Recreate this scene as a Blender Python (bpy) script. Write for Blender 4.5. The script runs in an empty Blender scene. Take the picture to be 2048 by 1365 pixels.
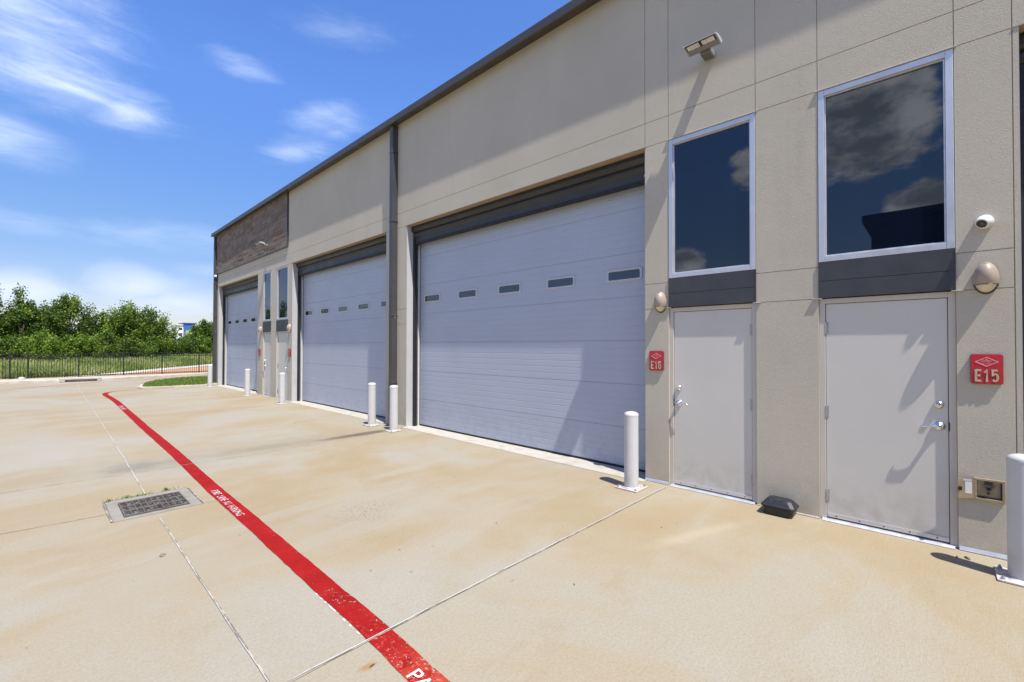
import bpy, math, random
import numpy as np
from mathutils import Vector, Matrix

random.seed(7)
SC = bpy.context.scene
COL = SC.collection
R = math.radians

# ------------------------------------------------------------------ helpers
WL = {}          # world location of every parentable object

class MB:
    def __init__(s):
        s.v, s.f, s.m = [], [], []
    def add(s, vs, fs, m=0):
        o = len(s.v)
        s.v += [tuple(map(float, p)) for p in vs]
        for f in fs:
            s.f.append([o + i for i in f]); s.m.append(m)
    def box(s, x0, x1, y0, y1, z0, z1, m=0):
        if x0 > x1: x0, x1 = x1, x0
        if y0 > y1: y0, y1 = y1, y0
        if z0 > z1: z0, z1 = z1, z0
        s.add([(x0,y0,z0),(x1,y0,z0),(x1,y1,z0),(x0,y1,z0),(x0,y0,z1),(x1,y0,z1),(x1,y1,z1),(x0,y1,z1)],
              [(0,3,2,1),(4,5,6,7),(0,1,5,4),(1,2,6,5),(2,3,7,6),(3,0,4,7)], m)
    def rings(s, rings, m=0, cap0=True, cap1=True):
        n = len(rings[0]); vs = [p for r in rings for p in r]; fs = []
        for k in range(len(rings)-1):
            for i in range(n):
                j = (i+1) % n
                fs.append((k*n+i, k*n+j, (k+1)*n+j, (k+1)*n+i))
        if cap0: fs.append(tuple(range(n-1, -1, -1)))
        if cap1: fs.append(tuple(range((len(rings)-1)*n, len(rings)*n)))
        s.add(vs, fs, m)
    def lathe(s, prof, c=(0,0,0), axis='z', n=24, m=0, cap0=True, cap1=True):
        rs = []
        for r, h in prof:
            ring = []
            for i in range(n):
                a = 2*math.pi*i/n
                u, v = r*math.cos(a), r*math.sin(a)
                if axis == 'z': p = (c[0]+u, c[1]+v, c[2]+h)
                elif axis == 'x': p = (c[0]+h, c[1]+u, c[2]+v)
                else: p = (c[0]+v, c[1]+h, c[2]+u)
                ring.append(p)
            rs.append(ring)
        s.rings(rs, m, cap0, cap1)
    def tube(s, pts, rad, n=8, m=0):
        pts = [Vector(p) for p in pts]
        if not isinstance(rad, (list, tuple)): rad = [rad]*len(pts)
        rs = []
        for i, p in enumerate(pts):
            d = (pts[min(i+1, len(pts)-1)] - pts[max(i-1, 0)]).normalized()
            a = d.orthogonal().normalized() if abs(d.z) < .95 else d.cross(Vector((0,1,0))).normalized()
            if abs(d.z) < .95: a = d.cross(Vector((0,0,1))).normalized()
            b = d.cross(a)
            rs.append([tuple(p + rad[i]*(math.cos(2*math.pi*k/n)*a + math.sin(2*math.pi*k/n)*b)) for k in range(n)])
        s.rings(rs, m)
    def prism_y(s, prof, y0, y1, m=0):     # prof: list of (x,z)
        s.rings([[(x, y0, z) for x, z in prof], [(x, y1, z) for x, z in prof]], m)
    def build(s, name, mats, parent=None, smooth=False, bevel=0, segs=2):
        me = bpy.data.meshes.new(name)
        me.from_pydata(s.v, [], s.f)
        if not isinstance(mats, (list, tuple)): mats = [mats]
        for m in mats: me.materials.append(m)
        me.polygons.foreach_set('material_index', s.m)
        import bmesh
        bm = bmesh.new(); bm.from_mesh(me); bmesh.ops.recalc_face_normals(bm, faces=bm.faces); bm.to_mesh(me); bm.free()
        if smooth:
            me.polygons.foreach_set('use_smooth', [True]*len(me.polygons))
            try: me.set_sharp_from_angle(angle=R(38))
            except Exception: pass
        me.update()
        return link(name, me, parent, bevel, segs)

def link(name, me, parent=None, bevel=0, segs=2):
    o = bpy.data.objects.new(name, me); COL.objects.link(o)
    w = Vector((0,0,0))
    if parent is not None:
        o.parent = parent
        o.location = -WL[parent.name]      # geometry is written in world metres
    WL[o.name] = w
    if bevel:
        b = o.modifiers.new('bevel', 'BEVEL'); b.width = bevel; b.segments = segs; b.limit_method = 'ANGLE'; b.angle_limit = R(40)
    return o

def thing(name, label, cat, loc=(0,0,0), group=None):
    o = bpy.data.objects.new(name, None); COL.objects.link(o)
    o.location = loc; o.empty_display_size = .2
    WL[o.name] = Vector(loc)
    tag(o, label, cat, group)
    return o
def tag(o, label, cat, group=None):
    o['label'] = label; o['category'] = cat
    if group: o['group'] = group
def struct(o): o['kind'] = 'structure'; return o
def stuff(o, label, cat): o['kind'] = 'stuff'; o['label'] = label; o['category'] = cat; return o

def dup(root, loc, label):
    r = root.copy(); COL.objects.link(r); r.location = loc; r['label'] = label
    for ch in list(root.children):
        c = ch.copy(); COL.objects.link(c); c.parent = r
        for g in list(ch.children):
            d = g.copy(); COL.objects.link(d); d.parent = c
    return r

# ------------------------------------------------------------------ materials
class NT:
    def __init__(s, mat):
        s.t = mat.node_tree; s.n = s.t.nodes; s.l = s.t.links
    def node(s, typ, **kw):
        nd = s.n.new(typ)
        for k, v in kw.items():
            if k.startswith('_'): nd.inputs[k[1:].replace('_', ' ')].default_value = v
            else: setattr(nd, k, v)
        return nd
    def link(s, a, b): s.l.new(a, b)
    def math(s, op, a, b=None, c=None, clamp=False):
        nd = s.n.new('ShaderNodeMath'); nd.operation = op; nd.use_clamp = clamp
        for i, x in enumerate((a, b, c)):
            if x is None: continue
            if isinstance(x, (int, float)): nd.inputs[i].default_value = x
            else: s.link(x, nd.inputs[i])
        return nd.outputs[0]
    def noise(s, vec, scale, detail=4, rough=.55, dist=0, out='Fac'):
        nd = s.n.new('ShaderNodeTexNoise'); nd.inputs['Scale'].default_value = scale
        nd.inputs['Detail'].default_value = detail; nd.inputs['Roughness'].default_value = rough
        nd.inputs['Distortion'].default_value = dist
        if vec is not None: s.link(vec, nd.inputs['Vector'])
        return nd.outputs[out]
    def ramp(s, fac, stops, interp='LINEAR'):
        nd = s.n.new('ShaderNodeValToRGB'); cr = nd.color_ramp; cr.interpolation = interp
        while len(cr.elements) < len(stops): cr.elements.new(.5)
        for e, (p, c) in zip(cr.elements, stops):
            e.position = p; e.color = (c if len(c) == 4 else (*c, 1)) if isinstance(c, (tuple, list)) else (c, c, c, 1)
        s.link(fac, nd.inputs[0]); return nd.outputs[0]
    def mix(s, fac, a, b, blend='MIX'):
        nd = s.n.new('ShaderNodeMix'); nd.data_type = 'RGBA'; nd.blend_type = blend
        for sock, x in ((nd.inputs[0], fac), (nd.inputs[6], a), (nd.inputs[7], b)):
            if isinstance(x, (int, float)): sock.default_value = x
            elif isinstance(x, (tuple, list)): sock.default_value = (*x, 1) if len(x) == 3 else x
            else: s.link(x, sock)
        return nd.outputs[2]
    def step(s, val, a, b, lo=0., hi=1.):
        nd = s.n.new('ShaderNodeMapRange'); nd.interpolation_type = 'SMOOTHSTEP'
        s.link(val, nd.inputs[0])
        for i, x in ((1, a), (2, b), (3, lo), (4, hi)): nd.inputs[i].default_value = x
        return nd.outputs[0]

def new_mat(name):
    m = bpy.data.materials.new(name); m.use_nodes = True
    nt = NT(m); b = nt.n['Principled BSDF']
    return m, nt, b
def obj_vec(nt, scale=(1,1,1)):
    tc = nt.node('ShaderNodeTexCoord')
    if scale == (1,1,1): return tc.outputs['Object']
    mp = nt.node('ShaderNodeMapping'); mp.inputs['Scale'].default_value = scale
    nt.link(tc.outputs['Object'], mp.inputs[0]); return mp.outputs[0]

def paint(name, col, rough=.45, var=.06, scale=6, bump=0, bscale=200, metal=0., spec=.5, detail=5, grime=None, rust=0):
    m, nt, b = new_mat(name)
    v = obj_vec(nt)
    n = nt.noise(v, scale, detail)
    lo = tuple(max(0, c*(1-var*1.6)) for c in col); hi = tuple(min(1, c*(1+var)) for c in col)
    c = nt.ramp(n, [(.3, lo), (.7, hi)])
    if grime or rust:
        oi = nt.node('ShaderNodeObjectInfo'); off = nt.node('ShaderNodeVectorMath', operation='ADD'); nt.link(v, off.inputs[0])
        cb = nt.node('ShaderNodeCombineXYZ'); nt.link(nt.math('MULTIPLY', oi.outputs['Random'], 37.), cb.inputs[0]); nt.link(nt.math('MULTIPLY', oi.outputs['Random'], 91.), cb.inputs[1]); nt.link(cb.outputs[0], off.inputs[1])
        rv = off.outputs[0]
        sz = nt.node('ShaderNodeSeparateXYZ'); nt.link(v, sz.inputs[0]); Z = sz.outputs[2]
    if grime:      # splashed dirt low down plus faint smudges and runs higher up
        z0, z1, gc, amt = grime
        f = nt.math('MULTIPLY', nt.step(Z, z0, z1, 1, 0), nt.step(nt.noise(rv, 7, 6, .7), .38, .68, .1, 1))
        mp = nt.node('ShaderNodeMapping'); mp.inputs['Scale'].default_value = (1, 1, .10); nt.link(rv, mp.inputs[0])
        f2 = nt.step(nt.noise(mp.outputs[0], 9, 6, .7), .60, .80, 0, .30)
        f3 = nt.step(nt.noise(rv, 2.1, 6, .7), .58, .78, 0, .22)
        c = nt.mix(nt.math('MULTIPLY', nt.math('MAXIMUM', f, nt.math('MAXIMUM', f2, f3)), amt), c, gc)
    if rust:
        f = nt.math('MULTIPLY', nt.step(Z, .015, .11, 1, 0), nt.step(nt.noise(rv, 22, 5, .7), .50, .62, 0, rust))
        c = nt.mix(f, c, (.20,.085,.03))
        chip = nt.step(nt.noise(rv, 30, 4, .7), .70, .73, 0, .7); c = nt.mix(chip, c, (.22,.20,.18))
    nt.link(c, b.inputs['Base Color'])
    b.inputs['Metallic'].default_value = metal
    b.inputs['Specular IOR Level'].default_value = spec
    rr = nt.step(nt.noise(v, scale*2.3, 3), .3, .7, max(0, rough-.07), min(1, rough+.09))
    nt.link(rr, b.inputs['Roughness'])
    if bump:
        bp = nt.node('ShaderNodeBump'); bp.inputs['Distance'].default_value = bump; bp.inputs['Strength'].default_value = 1
        nt.link(nt.noise(v, bscale, 3), bp.inputs['Height']); nt.link(bp.outputs[0], b.inputs['Normal'])
    return m

def mat_stucco():
    m, nt, b = new_mat('stucco')
    v = obj_vec(nt)
    n1 = nt.noise(v, .7, 6, .6)
    n2 = nt.noise(v, 38, 3, .6)
    vs = obj_vec(nt, (1, 1, .12))
    streak = nt.noise(vs, 3.2, 5, .6)
    c = nt.ramp(n1, [(.3, (.470,.422,.330)), (.7, (.524,.472,.372))])
    c = nt.mix(nt.step(streak, .55, .8, 0, .22), c, (.29,.265,.235))
    c = nt.mix(nt.step(n2, .35, .7, 0, .11), c, (.33,.305,.27))
    # splash dirt near the ground
    sp = nt.node('ShaderNodeSeparateXYZ'); nt.link(v, sp.inputs[0])
    dirt = nt.math('MULTIPLY', nt.step(sp.outputs[2], .0, .5, 1, 0), nt.step(nt.noise(v, 5, 5), .4, .7, 0, .3))
    c = nt.mix(dirt, c, (.30,.25,.19))
    nt.link(c, b.inputs['Base Color']); b.inputs['Roughness'].default_value = .92
    b.inputs['Specular IOR Level'].default_value = .2
    h = nt.math('ADD', nt.math('MULTIPLY', nt.noise(v, 88, 4, .65, .8), 1.0), nt.math('MULTIPLY', nt.noise(v, 7, 3), .6))
    bp = nt.node('ShaderNodeBump'); bp.inputs['Distance'].default_value = .0038; bp.inputs['Strength'].default_value = .85
    nt.link(h, bp.inputs['Height']); nt.link(bp.outputs[0], b.inputs['Normal'])
    return m

def mat_concrete():
    m, nt, b = new_mat('concrete_paving')
    v = obj_vec(nt)
    sp = nt.node('ShaderNodeSeparateXYZ'); nt.link(v, sp.inputs[0])
    X, Y = sp.outputs[0], sp.outputs[1]
    big = nt.noise(v, .33, 7, .62, .5)
    c = nt.ramp(big, [(.30, (.45,.335,.205)), (.42, (.48,.39,.265)), (.50, (.50,.43,.325)), (.58, (.50,.475,.425)), (.70, (.52,.51,.49))])
    # long drag smears of the washed-out surface, running to the drain
    vs = obj_vec(nt, (.35, 1.6, 1))
    sm = nt.noise(vs, .8, 6, .62, .8)
    c = nt.mix(nt.step(sm, .50, .66, 0, .62), c, (.52,.50,.455))
    c = nt.mix(nt.step(sm, .30, .45, .42, 0), c, (.46,.345,.21))
    scf = nt.noise(obj_vec(nt, (.5, 2.4, 1)), 3.1, 8, .72, .4)
    c = nt.mix(nt.step(scf, .60, .76, 0, .42), c, (.30,.255,.19))
    c = nt.mix(nt.step(nt.noise(obj_vec(nt, (1, .6, 1)), 9, 6, .75), .58, .74, 0, .30), c, (.56,.54,.49))
    slab = nt.math('MULTIPLY', nt.step(Y, 2.40, 2.42, 1, 0), .16)
    c = nt.mix(slab, c, (.53,.44,.30))
    c = nt.mix(nt.math('MULTIPLY', nt.step(Y, 7.88, 7.92, 0, 1), .14), c, (.52,.49,.42))
    mid = nt.noise(v, 2.6, 7, .65)
    c = nt.mix(nt.step(mid, .5, .75, 0, .28), c, (.43,.345,.235))
    fine = nt.noise(v, 55, 4, .7)
    c = nt.mix(nt.step(fine, .3, .75, 0, .42), c, (.33,.28,.205))
    c = nt.mix(nt.step(nt.noise(v, 150, 3, .7), .52, .72, 0, .40), c, (.25,.21,.155))
    c = nt.mix(nt.step(nt.noise(v, 11, 8, .78), .60, .80, 0, .35), c, (.33,.275,.19))
    # dark aggregate specks
    sv = nt.node('ShaderNodeTexVoronoi'); sv.inputs['Scale'].default_value = 34; nt.link(v, sv.inputs['Vector'])
    speck = nt.math('MULTIPLY', nt.step(sv.outputs['Distance'], .02, .10, 1, 0), nt.step(nt.noise(v, 1.3, 3), .50, .64, 0, .6))
    c = nt.mix(speck, c, (.20,.18,.15))
    ov = nt.node('ShaderNodeTexVoronoi'); ov.inputs['Scale'].default_value = 1.7; ov.inputs['Randomness'].default_value = 1; nt.link(v, ov.inputs['Vector'])
    od = nt.math('ADD', ov.outputs['Distance'], nt.math('MULTIPLY', nt.math('SUBTRACT', nt.noise(v, 16, 4, .6), .5), .07))
    c = nt.mix(nt.math('MULTIPLY', nt.step(od, .01, .055, 1, 0), nt.step(nt.noise(v, .6, 2), .50, .60, 0, .5)), c, (.22,.185,.14))
    def patch(cx, cy, rx, ry, rot=0, k=.9, soft=.9, ns=2.5):
        dx = nt.math('SUBTRACT', X, cx); dy = nt.math('SUBTRACT', Y, cy)
        ca, sa = math.cos(rot), math.sin(rot)
        u = nt.math('DIVIDE', nt.math('ADD', nt.math('MULTIPLY', dx, ca), nt.math('MULTIPLY', dy, sa)), rx)
        w = nt.math('DIVIDE', nt.math('SUBTRACT', nt.math('MULTIPLY', dy, ca), nt.math('MULTIPLY', dx, sa)), ry)
        d = nt.math('SQRT', nt.math('ADD', nt.math('MULTIPLY', u, u), nt.math('MULTIPLY', w, w)))
        d = nt.math('ADD', d, nt.math('MULTIPLY', nt.math('SUBTRACT', nt.noise(v, ns, 6, .6), .5), k))
        return nt.step(d, 1-soft, 1, 1, 0)
    # water stain running from the downspout to the drain, and the dark patch on the joint
    c = nt.mix(nt.math('MULTIPLY', patch(-1.05, 8.12, 1.2, .20, .02, .7, .7), .95), c, (.15,.12,.085))
    c = nt.mix(nt.math('MULTIPLY', patch(-2.6, 8.2, 1.9, .35, -.02, 1.2, 1.), .42), c, (.27,.235,.185))
    c = nt.mix(nt.math('MULTIPLY', patch(-4.28, 8.2, .6, .5, -.2, 1.3, 1.), .62), c, (.20,.185,.16))
    c = nt.mix(nt.math('MULTIPLY', patch(-3.3, 8.3, 5.0, 1.1, 0, 1.3, 1.), .25), c, (.33,.30,.25))
    # bleached scoured area in the middle bay
    pm = patch(-2.9, 4.4, 1.5, .9, .3, 1.2, 1.)
    c = nt.mix(nt.math('MULTIPLY', pm, .55), c, (.47,.455,.42))
    c = nt.mix(nt.math('MULTIPLY', patch(-3.0, 4.3, .62, .42, .3, .9, 1.), nt.step(nt.noise(v, 42, 2, .6), .57, .63, 0, .75)), c, (.15,.14,.125))
    c = nt.mix(nt.math('MULTIPLY', patch(-4.5, 4.2, 1.2, .7, .3, 1.3, 1.), .4), c, (.46,.43,.37))
    c = nt.mix(nt.math('MULTIPLY', patch(-1.2, 1.6, 1.1, .12, -.35, .9, 1.), .5), c, (.60,.53,.42))
    # iron rust drip and a pink paint smudge
    c = nt.mix(nt.math('MULTIPLY', patch(-4.135, 2.215, .075, .042, 0, .5, .95, 14), .75), c, (.42,.24,.06))
    c = nt.mix(nt.math('MULTIPLY', patch(-4.112, 2.205, .03, .013, .2, .3, .8, 30), .9), c, (.10,.05,.02))
    c = nt.mix(nt.math('MULTIPLY', patch(-2.964, 2.26, .04, .02, .2, .8, .9, 20), .55), c, (.50,.22,.18))
    c = nt.mix(1.0, c, (.645,.618,.540), 'MULTIPLY')
    nt.link(c, b.inputs['Base Color'])
    b.inputs['Roughness'].default_value = .88; b.inputs['Specular IOR Level'].default_value = .25
    bp = nt.node('ShaderNodeBump'); bp.inputs['Distance'].default_value = .003; bp.inputs['Strength'].default_value = .7
    hh = nt.math('ADD', nt.noise(obj_vec(nt, (.5, 6, 1)), 22, 3, .6), nt.noise(v, 120, 3, .6))
    nt.link(hh, bp.inputs['Height']); nt.link(bp.outputs[0], b.inputs['Normal'])
    return m

def mat_red_paint():
    m, nt, b = new_mat('fire_lane_paint')
    v = obj_vec(nt)
    sp = nt.node('ShaderNodeSeparateXYZ'); nt.link(v, sp.inputs[0])
    n = nt.noise(v, 5, 5, .6)
    near = nt.step(sp.outputs[1], 1.9, 3.0, 1, 0)
    c = nt.ramp(n, [(.3, (.225,.005,.004)), (.6, (.28,.0075,.006)), (.8, (.31,.02,.015))])
    newer = nt.math('MULTIPLY', nt.step(nt.noise(v, 9, 5, .65), .42, .52, 0, 1), nt.step(sp.outputs[1], 1.85, 2.35, 1, 0))
    c = nt.mix(newer, c, (.38,.04,.02))
    c = nt.mix(nt.math('MULTIPLY', nt.step(nt.noise(v, 38, 5, .7), .54, .66, 0, .55), near), c, (.66,.16,.12))
    nt.link(c, b.inputs['Base Color']); b.inputs['Roughness'].default_value = .75
    b.inputs['Specular IOR Level'].default_value = .15
    # worn through to the concrete
    mp = nt.node('ShaderNodeMapping'); mp.inputs['Scale'].default_value = (1.6, 1, 1); nt.link(v, mp.inputs[0])
    ch = nt.noise(mp.outputs[0], 34, 6, .68)
    zone = nt.noise(v, 2.2, 3)
    thr = nt.math('ADD', nt.math('MULTIPLY', nt.math('SUBTRACT', zone, .5), .42), nt.math('MULTIPLY', near, .035))
    hole = nt.step(nt.math('ADD', ch, thr), .635, .67, 0, 1)
    far = nt.step(sp.outputs[1], 21.4, 22.3, 0, .85)
    hole = nt.math('MAXIMUM', hole, nt.math('MULTIPLY', far, nt.step(ch, .35, .6, .4, 1)))
    tr = nt.node('ShaderNodeBsdfTransparent'); mx = nt.node('ShaderNodeMixShader')
    nt.link(hole, mx.inputs[0]); nt.link(b.outputs[0], mx.inputs[1]); nt.link(tr.outputs[0], mx.inputs[2])
    nt.link(mx.outputs[0], nt.n['Material Output'].inputs[0])
    return m

def mat_worn(name, col, lo, hi, scale=30, wipe=None, rough=.6):
    """paint flaking off the surface below; wipe=(y0,y1): almost gone beyond y1"""
    m, nt, b = new_mat(name)
    v = obj_vec(nt)
    b.inputs['Base Color'].default_value = (*col, 1); b.inputs['Roughness'].default_value = rough
    n = nt.noise(v, scale, 5, .65)
    if wipe:
        sp = nt.node('ShaderNodeSeparateXYZ'); nt.link(v, sp.inputs[0])
        n = nt.math('ADD', n, nt.step(sp.outputs[1], wipe[0], wipe[1], 0, wipe[2]))
    hole = nt.step(n, lo, hi, 0, 1)
    tr = nt.node('ShaderNodeBsdfTransparent'); mx = nt.node('ShaderNodeMixShader')
    nt.link(hole, mx.inputs[0]); nt.link(b.outputs[0], mx.inputs[1]); nt.link(tr.outputs[0], mx.inputs[2])
    nt.link(mx.outputs[0], nt.n['Material Output'].inputs[0])
    return m

def mat_two(name, c0, c1, scale, a=.45, b_=.55, rough=.8, vscale=(1,1,1), detail=5, bump=0):
    m, nt, b = new_mat(name)
    v = obj_vec(nt, vscale)
    n = nt.noise(v, scale, detail, .65)
    nt.link(nt.mix(nt.step(n, a, b_), c0, c1), b.inputs['Base Color'])
    b.inputs['Roughness'].default_value = rough
    if bump:
        bp = nt.node('ShaderNodeBump'); bp.inputs['Distance'].default_value = bump
        nt.link(n, bp.inputs['Height']); nt.link(bp.outputs[0], b.inputs['Normal'])
    return m

def mat_attr(name, stops, rough=.7, trans=0., nscale=0):
    m, nt, b = new_mat(name)
    at = nt.node('ShaderNodeAttribute'); at.attribute_name = 'tint'
    c = nt.ramp(at.outputs['Fac'], stops)
    if nscale:
        v = obj_vec(nt, (1, 1, 5))
        c = nt.mix(nt.step(nt.noise(v, nscale, 5, .7), .35, .7, 0, .5), c, stops[0][1])
    nt.link(c, b.inputs['Base Color']); b.inputs['Roughness'].default_value = rough
    b.inputs['Specular IOR Level'].default_value = .3
    if trans:
        t = nt.node('ShaderNodeBsdfTranslucent'); nt.link(nt.mix(.35, c, (.22,.30,.03)), t.inputs[0])
        mx = nt.node('ShaderNodeMixShader'); mx.inputs[0].default_value = trans
        nt.link(b.outputs[0], mx.inputs[1]); nt.link(t.outputs[0], mx.inputs[2])
        nt.link(mx.outputs[0], nt.n['Material Output'].inputs[0])
    return m

def mat_glass(name, base=(.006,.008,.014), ior=2.0, rough=.012):
    m, nt, b = new_mat(name)
    v = obj_vec(nt)
    nt.link(nt.ramp(nt.noise(v, 1.2, 3), [(.3, base), (.7, tuple(c*1.5 for c in base))]), b.inputs['Base Color'])
    b.inputs['Roughness'].default_value = rough; b.inputs['IOR'].default_value = ior
    # slight waviness of the pane
    bp = nt.node('ShaderNodeBump'); bp.inputs['Distance'].default_value = .0006; bp.inputs['Strength'].default_value = .5
    nt.link(nt.noise(v, 1.6, 1), bp.inputs['Height']); nt.link(bp.outputs[0], b.inputs['Normal'])
    return m

M = dict(
    stucco=mat_stucco(), concrete=mat_concrete(), red=mat_red_paint(),
    jamb=paint('jamb_stucco', (.45,.445,.43), .85, .05, 3, .0015, 140),
    soffit=paint('soffit_tan', (.40,.31,.21), .8, .06, 4),
    bronze=paint('bronze_metal', (.055,.052,.052), .38, .08, 2, metal=.0, spec=.6),
    gutter=paint('gutter_metal', (.062,.055,.045), .42, .07, 1.5, spec=.5),
    hood=paint('shutter_bronze', (.040,.036,.029), .38, .1, 2, spec=.45),
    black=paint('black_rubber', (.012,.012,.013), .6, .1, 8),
    ov_door=paint('sectional_door_paint', (.408,.438,.505), .36, .02, 1.2, .0004, 260, spec=.5, grime=(.05, .75, (.25,.24,.23), .30)),
    lite_frame=paint('door_lite_frame', (.50,.505,.53), .45, .03, 8),
    frame_w=paint('door_window_trim', (.58,.57,.55), .5, .04, 8),
    grey_door=paint('grey_door_paint', (.59,.56,.495), .42, .025, 1.4, .0003, 300, grime=(.10, .55, (.30,.275,.235), .38)),
    grey_frame=paint('grey_frame_paint', (.54,.49,.42), .5, .03, 3),
    band=paint('charcoal_cladding', (.05,.05,.055), .42, .12, 3, spec=.5),
    alu=paint('clear_anodised_aluminium', (.60,.60,.62), .40, .03, 4, metal=.6),
    steel=paint('satin_chrome', (.75,.75,.76), .2, .03, 20, metal=1.),
    hinge=paint('hinge_steel', (.42,.41,.40), .4, .08, 30, metal=.7),
    white=paint('white_bollard_paint', (.53,.52,.50), .42, .03, 5, .0004, 120, grime=(.03, .30, (.33,.29,.23), .45), rust=.7),
    plastic_w=paint('white_plastic', (.70,.70,.72), .3, .02, 10),
    lens_dark=paint('camera_lens_black', (.01,.01,.012), .12, .1, 10, spec=.6),
    tan=paint('tan_plastic', (.35,.275,.215), .45, .04, 9),
    lens=paint('lamp_lens', (.66,.58,.40), .25, .04, 10),
    flood=paint('grey_fixture', (.22,.21,.205), .4, .05, 14),
    flood_end=paint('grey_fixture_cap', (.42,.43,.47), .35, .04, 14),
    led=mat_two('led_array', (.30,.28,.23), (.85,.83,.76), 120, .42, .55, .25),
    sign_red=paint('sign_red', (.52,.018,.03), .45, .06, 14),
    sign_edge=paint('sign_edge', (.16,.02,.02), .5, .05, 14),
    sign_gold=mat_two('sign_gold', (.50,.33,.20), (.66,.49,.33), 60, .4, .6, .5, (1,1,.15)),
    sign_pink=paint('sign_pale_print', (.74,.36,.34), .5, .05, 20),
    bait=paint('bait_box_plastic', (.017,.018,.021), .42, .15, 18, .0005, 200),
    brass=paint('hose_box_metal', (.40,.31,.20), .45, .1, 12, metal=.4),
    hose_in=paint('hose_box_inside', (.33,.26,.16), .55, .12, 10),
    iron=paint('dark_iron', (.05,.045,.04), .5, .2, 30, metal=.3),
    paper=mat_two('sticker', (.58,.58,.58), (.45,.45,.46), 130, .62, .7, .7, (1, .12, 1)),
    threshold=mat_two('threshold_concrete', (.41,.38,.32), (.34,.305,.24), 4, .45, .7, .85, bump=.001),
    collar=mat_two('drain_collar_concrete', (.25,.23,.19), (.21,.18,.135), 6, .4, .7, .9, bump=.001),
    grate=mat_two('grate_iron', (.125,.112,.095), (.085,.05,.03), 12, .48, .66, .65, bump=.001),
    silt=mat_two('drain_silt', (.022,.017,.012), (.17,.155,.13), 22, .48, .66, .9, bump=.004),
    seal=mat_two('joint_sealant', (.54,.53,.505), (.26,.24,.20), 3.2, .52, .66, .8),
    seal_old=mat_two('old_joint_sealant', (.40,.385,.35), (.20,.18,.15), 3.5, .46, .62, .85),
    hair=mat_two('hairline_crack', (.27,.225,.16), (.34,.29,.21), 9, .45, .6, .95),
    seal_far=mat_two('grey_joint_sealant', (.45,.435,.40), (.27,.25,.21), 2.2, .45, .62, .85),
    crack=mat_two('crack_dark', (.18,.15,.11), (.42,.36,.27), 9, .45, .6, .95),
    kerb=mat_two('kerb_concrete', (.47,.42,.34), (.38,.32,.24), 2.5, .4, .65, .9),
    dirt=mat_two('orange_mulch', (.50,.22,.09), (.38,.25,.13), 2.2, .4, .62, .95, bump=.02),
    gravel=mat_two('gravel', (.52,.45,.33), (.30,.25,.17), 9, .4, .62, .95, bump=.01),
    soil=mat_two('soil', (.17,.20,.06), (.25,.25,.09), .6, .4, .62, .98, bump=.02),
    lawn_base=mat_two('lawn_soil', (.11,.16,.03), (.16,.20,.05), 3, .4, .62, .98),
    path=mat_two('path_concrete', (.50,.47,.41), (.42,.39,.33), 1.5, .4, .65, .9),
    fence=paint('black_fence_paint', (.013,.013,.014), .4, .1, 10),
    glass=mat_glass('tinted_glass', (.003,.006,.014), 1.70),
    glass2=mat_glass('door_glass', (.014,.020,.030), 1.85),
    bark=mat_two('bark', (.10,.075,.055), (.05,.04,.03), 6, .4, .62, .95, (1,1,.3), bump=.02),
    b_white=paint('far_white_wall', (.74,.73,.70), .7, .04, .5),
    b_blue=paint('far_blue_panel', (.025,.13,.38), .5, .06, .5),
    b_tan=paint('far_tan_panel', (.50,.38,.20), .7, .06, .5),
    b_cap=paint('far_blue_cap', (.02,.05,.20), .5, .06, .5),
    b_glass=mat_glass('far_glass', (.02,.03,.04), 1.6),
    dark_wall=paint('dark_wall', (.016,.015,.013), .8, .08, 1),
    dark_wall2=paint('dark_wall_panel', (.028,.026,.022), .8, .08, 1),
    roof=paint('roof_metal', (.30,.29,.27), .5, .05, 1),
    stone=mat_attr('ledge_stone', [(0, (.15,.112,.084)), (.3, (.185,.139,.105)), (.6, (.215,.161,.12)), (.85, (.245,.192,.147)), (1, (.20,.178,.157))], .85, 0, 9),
    leaf_dark=mat_attr('leaves_dark', [(0, (.03,.066,.009)), (.4, (.085,.148,.016)), (.8, (.155,.23,.026)), (1, (.24,.31,.045))], .55, .28),
    leaf_mid=mat_attr('leaves_mid', [(0, (.042,.086,.009)), (.4, (.115,.19,.018)), (.8, (.195,.28,.028)), (1, (.28,.36,.05))], .55, .3),
    leaf_light=mat_attr('leaves_light', [(0, (.09,.16,.015)), (.5, (.17,.27,.025)), (1, (.26,.36,.05))], .6, .35),
    grass=mat_attr('grass_blades', [(0, (.08,.14,.018)), (.5, (.15,.23,.035)), (1, (.24,.30,.06))], .6, .25),
    meadow=mat_attr('meadow_blades', [(0, (.17,.24,.04)), (.5, (.30,.36,.09)), (.85, (.40,.42,.15)), (1, (.46,.42,.20))], .7, .3),
    text_white=mat_worn('stencil_white', (.66,.62,.60), .50, .58, 60),
    text_near=mat_worn('stencil_white_worn', (.80,.77,.76), .60, .66, 45, (2.05, 2.12, .27)),
)

def add_tint(o, vals, domain='FACE'):
    at = o.data.attributes.new('tint', 'FLOAT', domain)
    at.data.foreach_set('value', np.asarray(vals, dtype=np.float32))

# ------------------------------------------------------------------ dimensions (metres; wall face x = 0, building at x > 0, +y runs away)
Z4, Z3, Z2, Z1, ZT = 2.184, 2.50, 4.27, 4.578, 6.535
YEND = 22.99
OPEN0 = (-5.90, -.483); OPEN1 = (2.722, 8.16); OPEN2 = (8.976, 14.40); OPEN3 = (17.56, 22.62)
DOORS = [(-.115, .861), (1.427, 2.41), (14.73, 15.71), (16.22, 17.00)]   # man doors; windows above them
YB0 = -12.0

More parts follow.
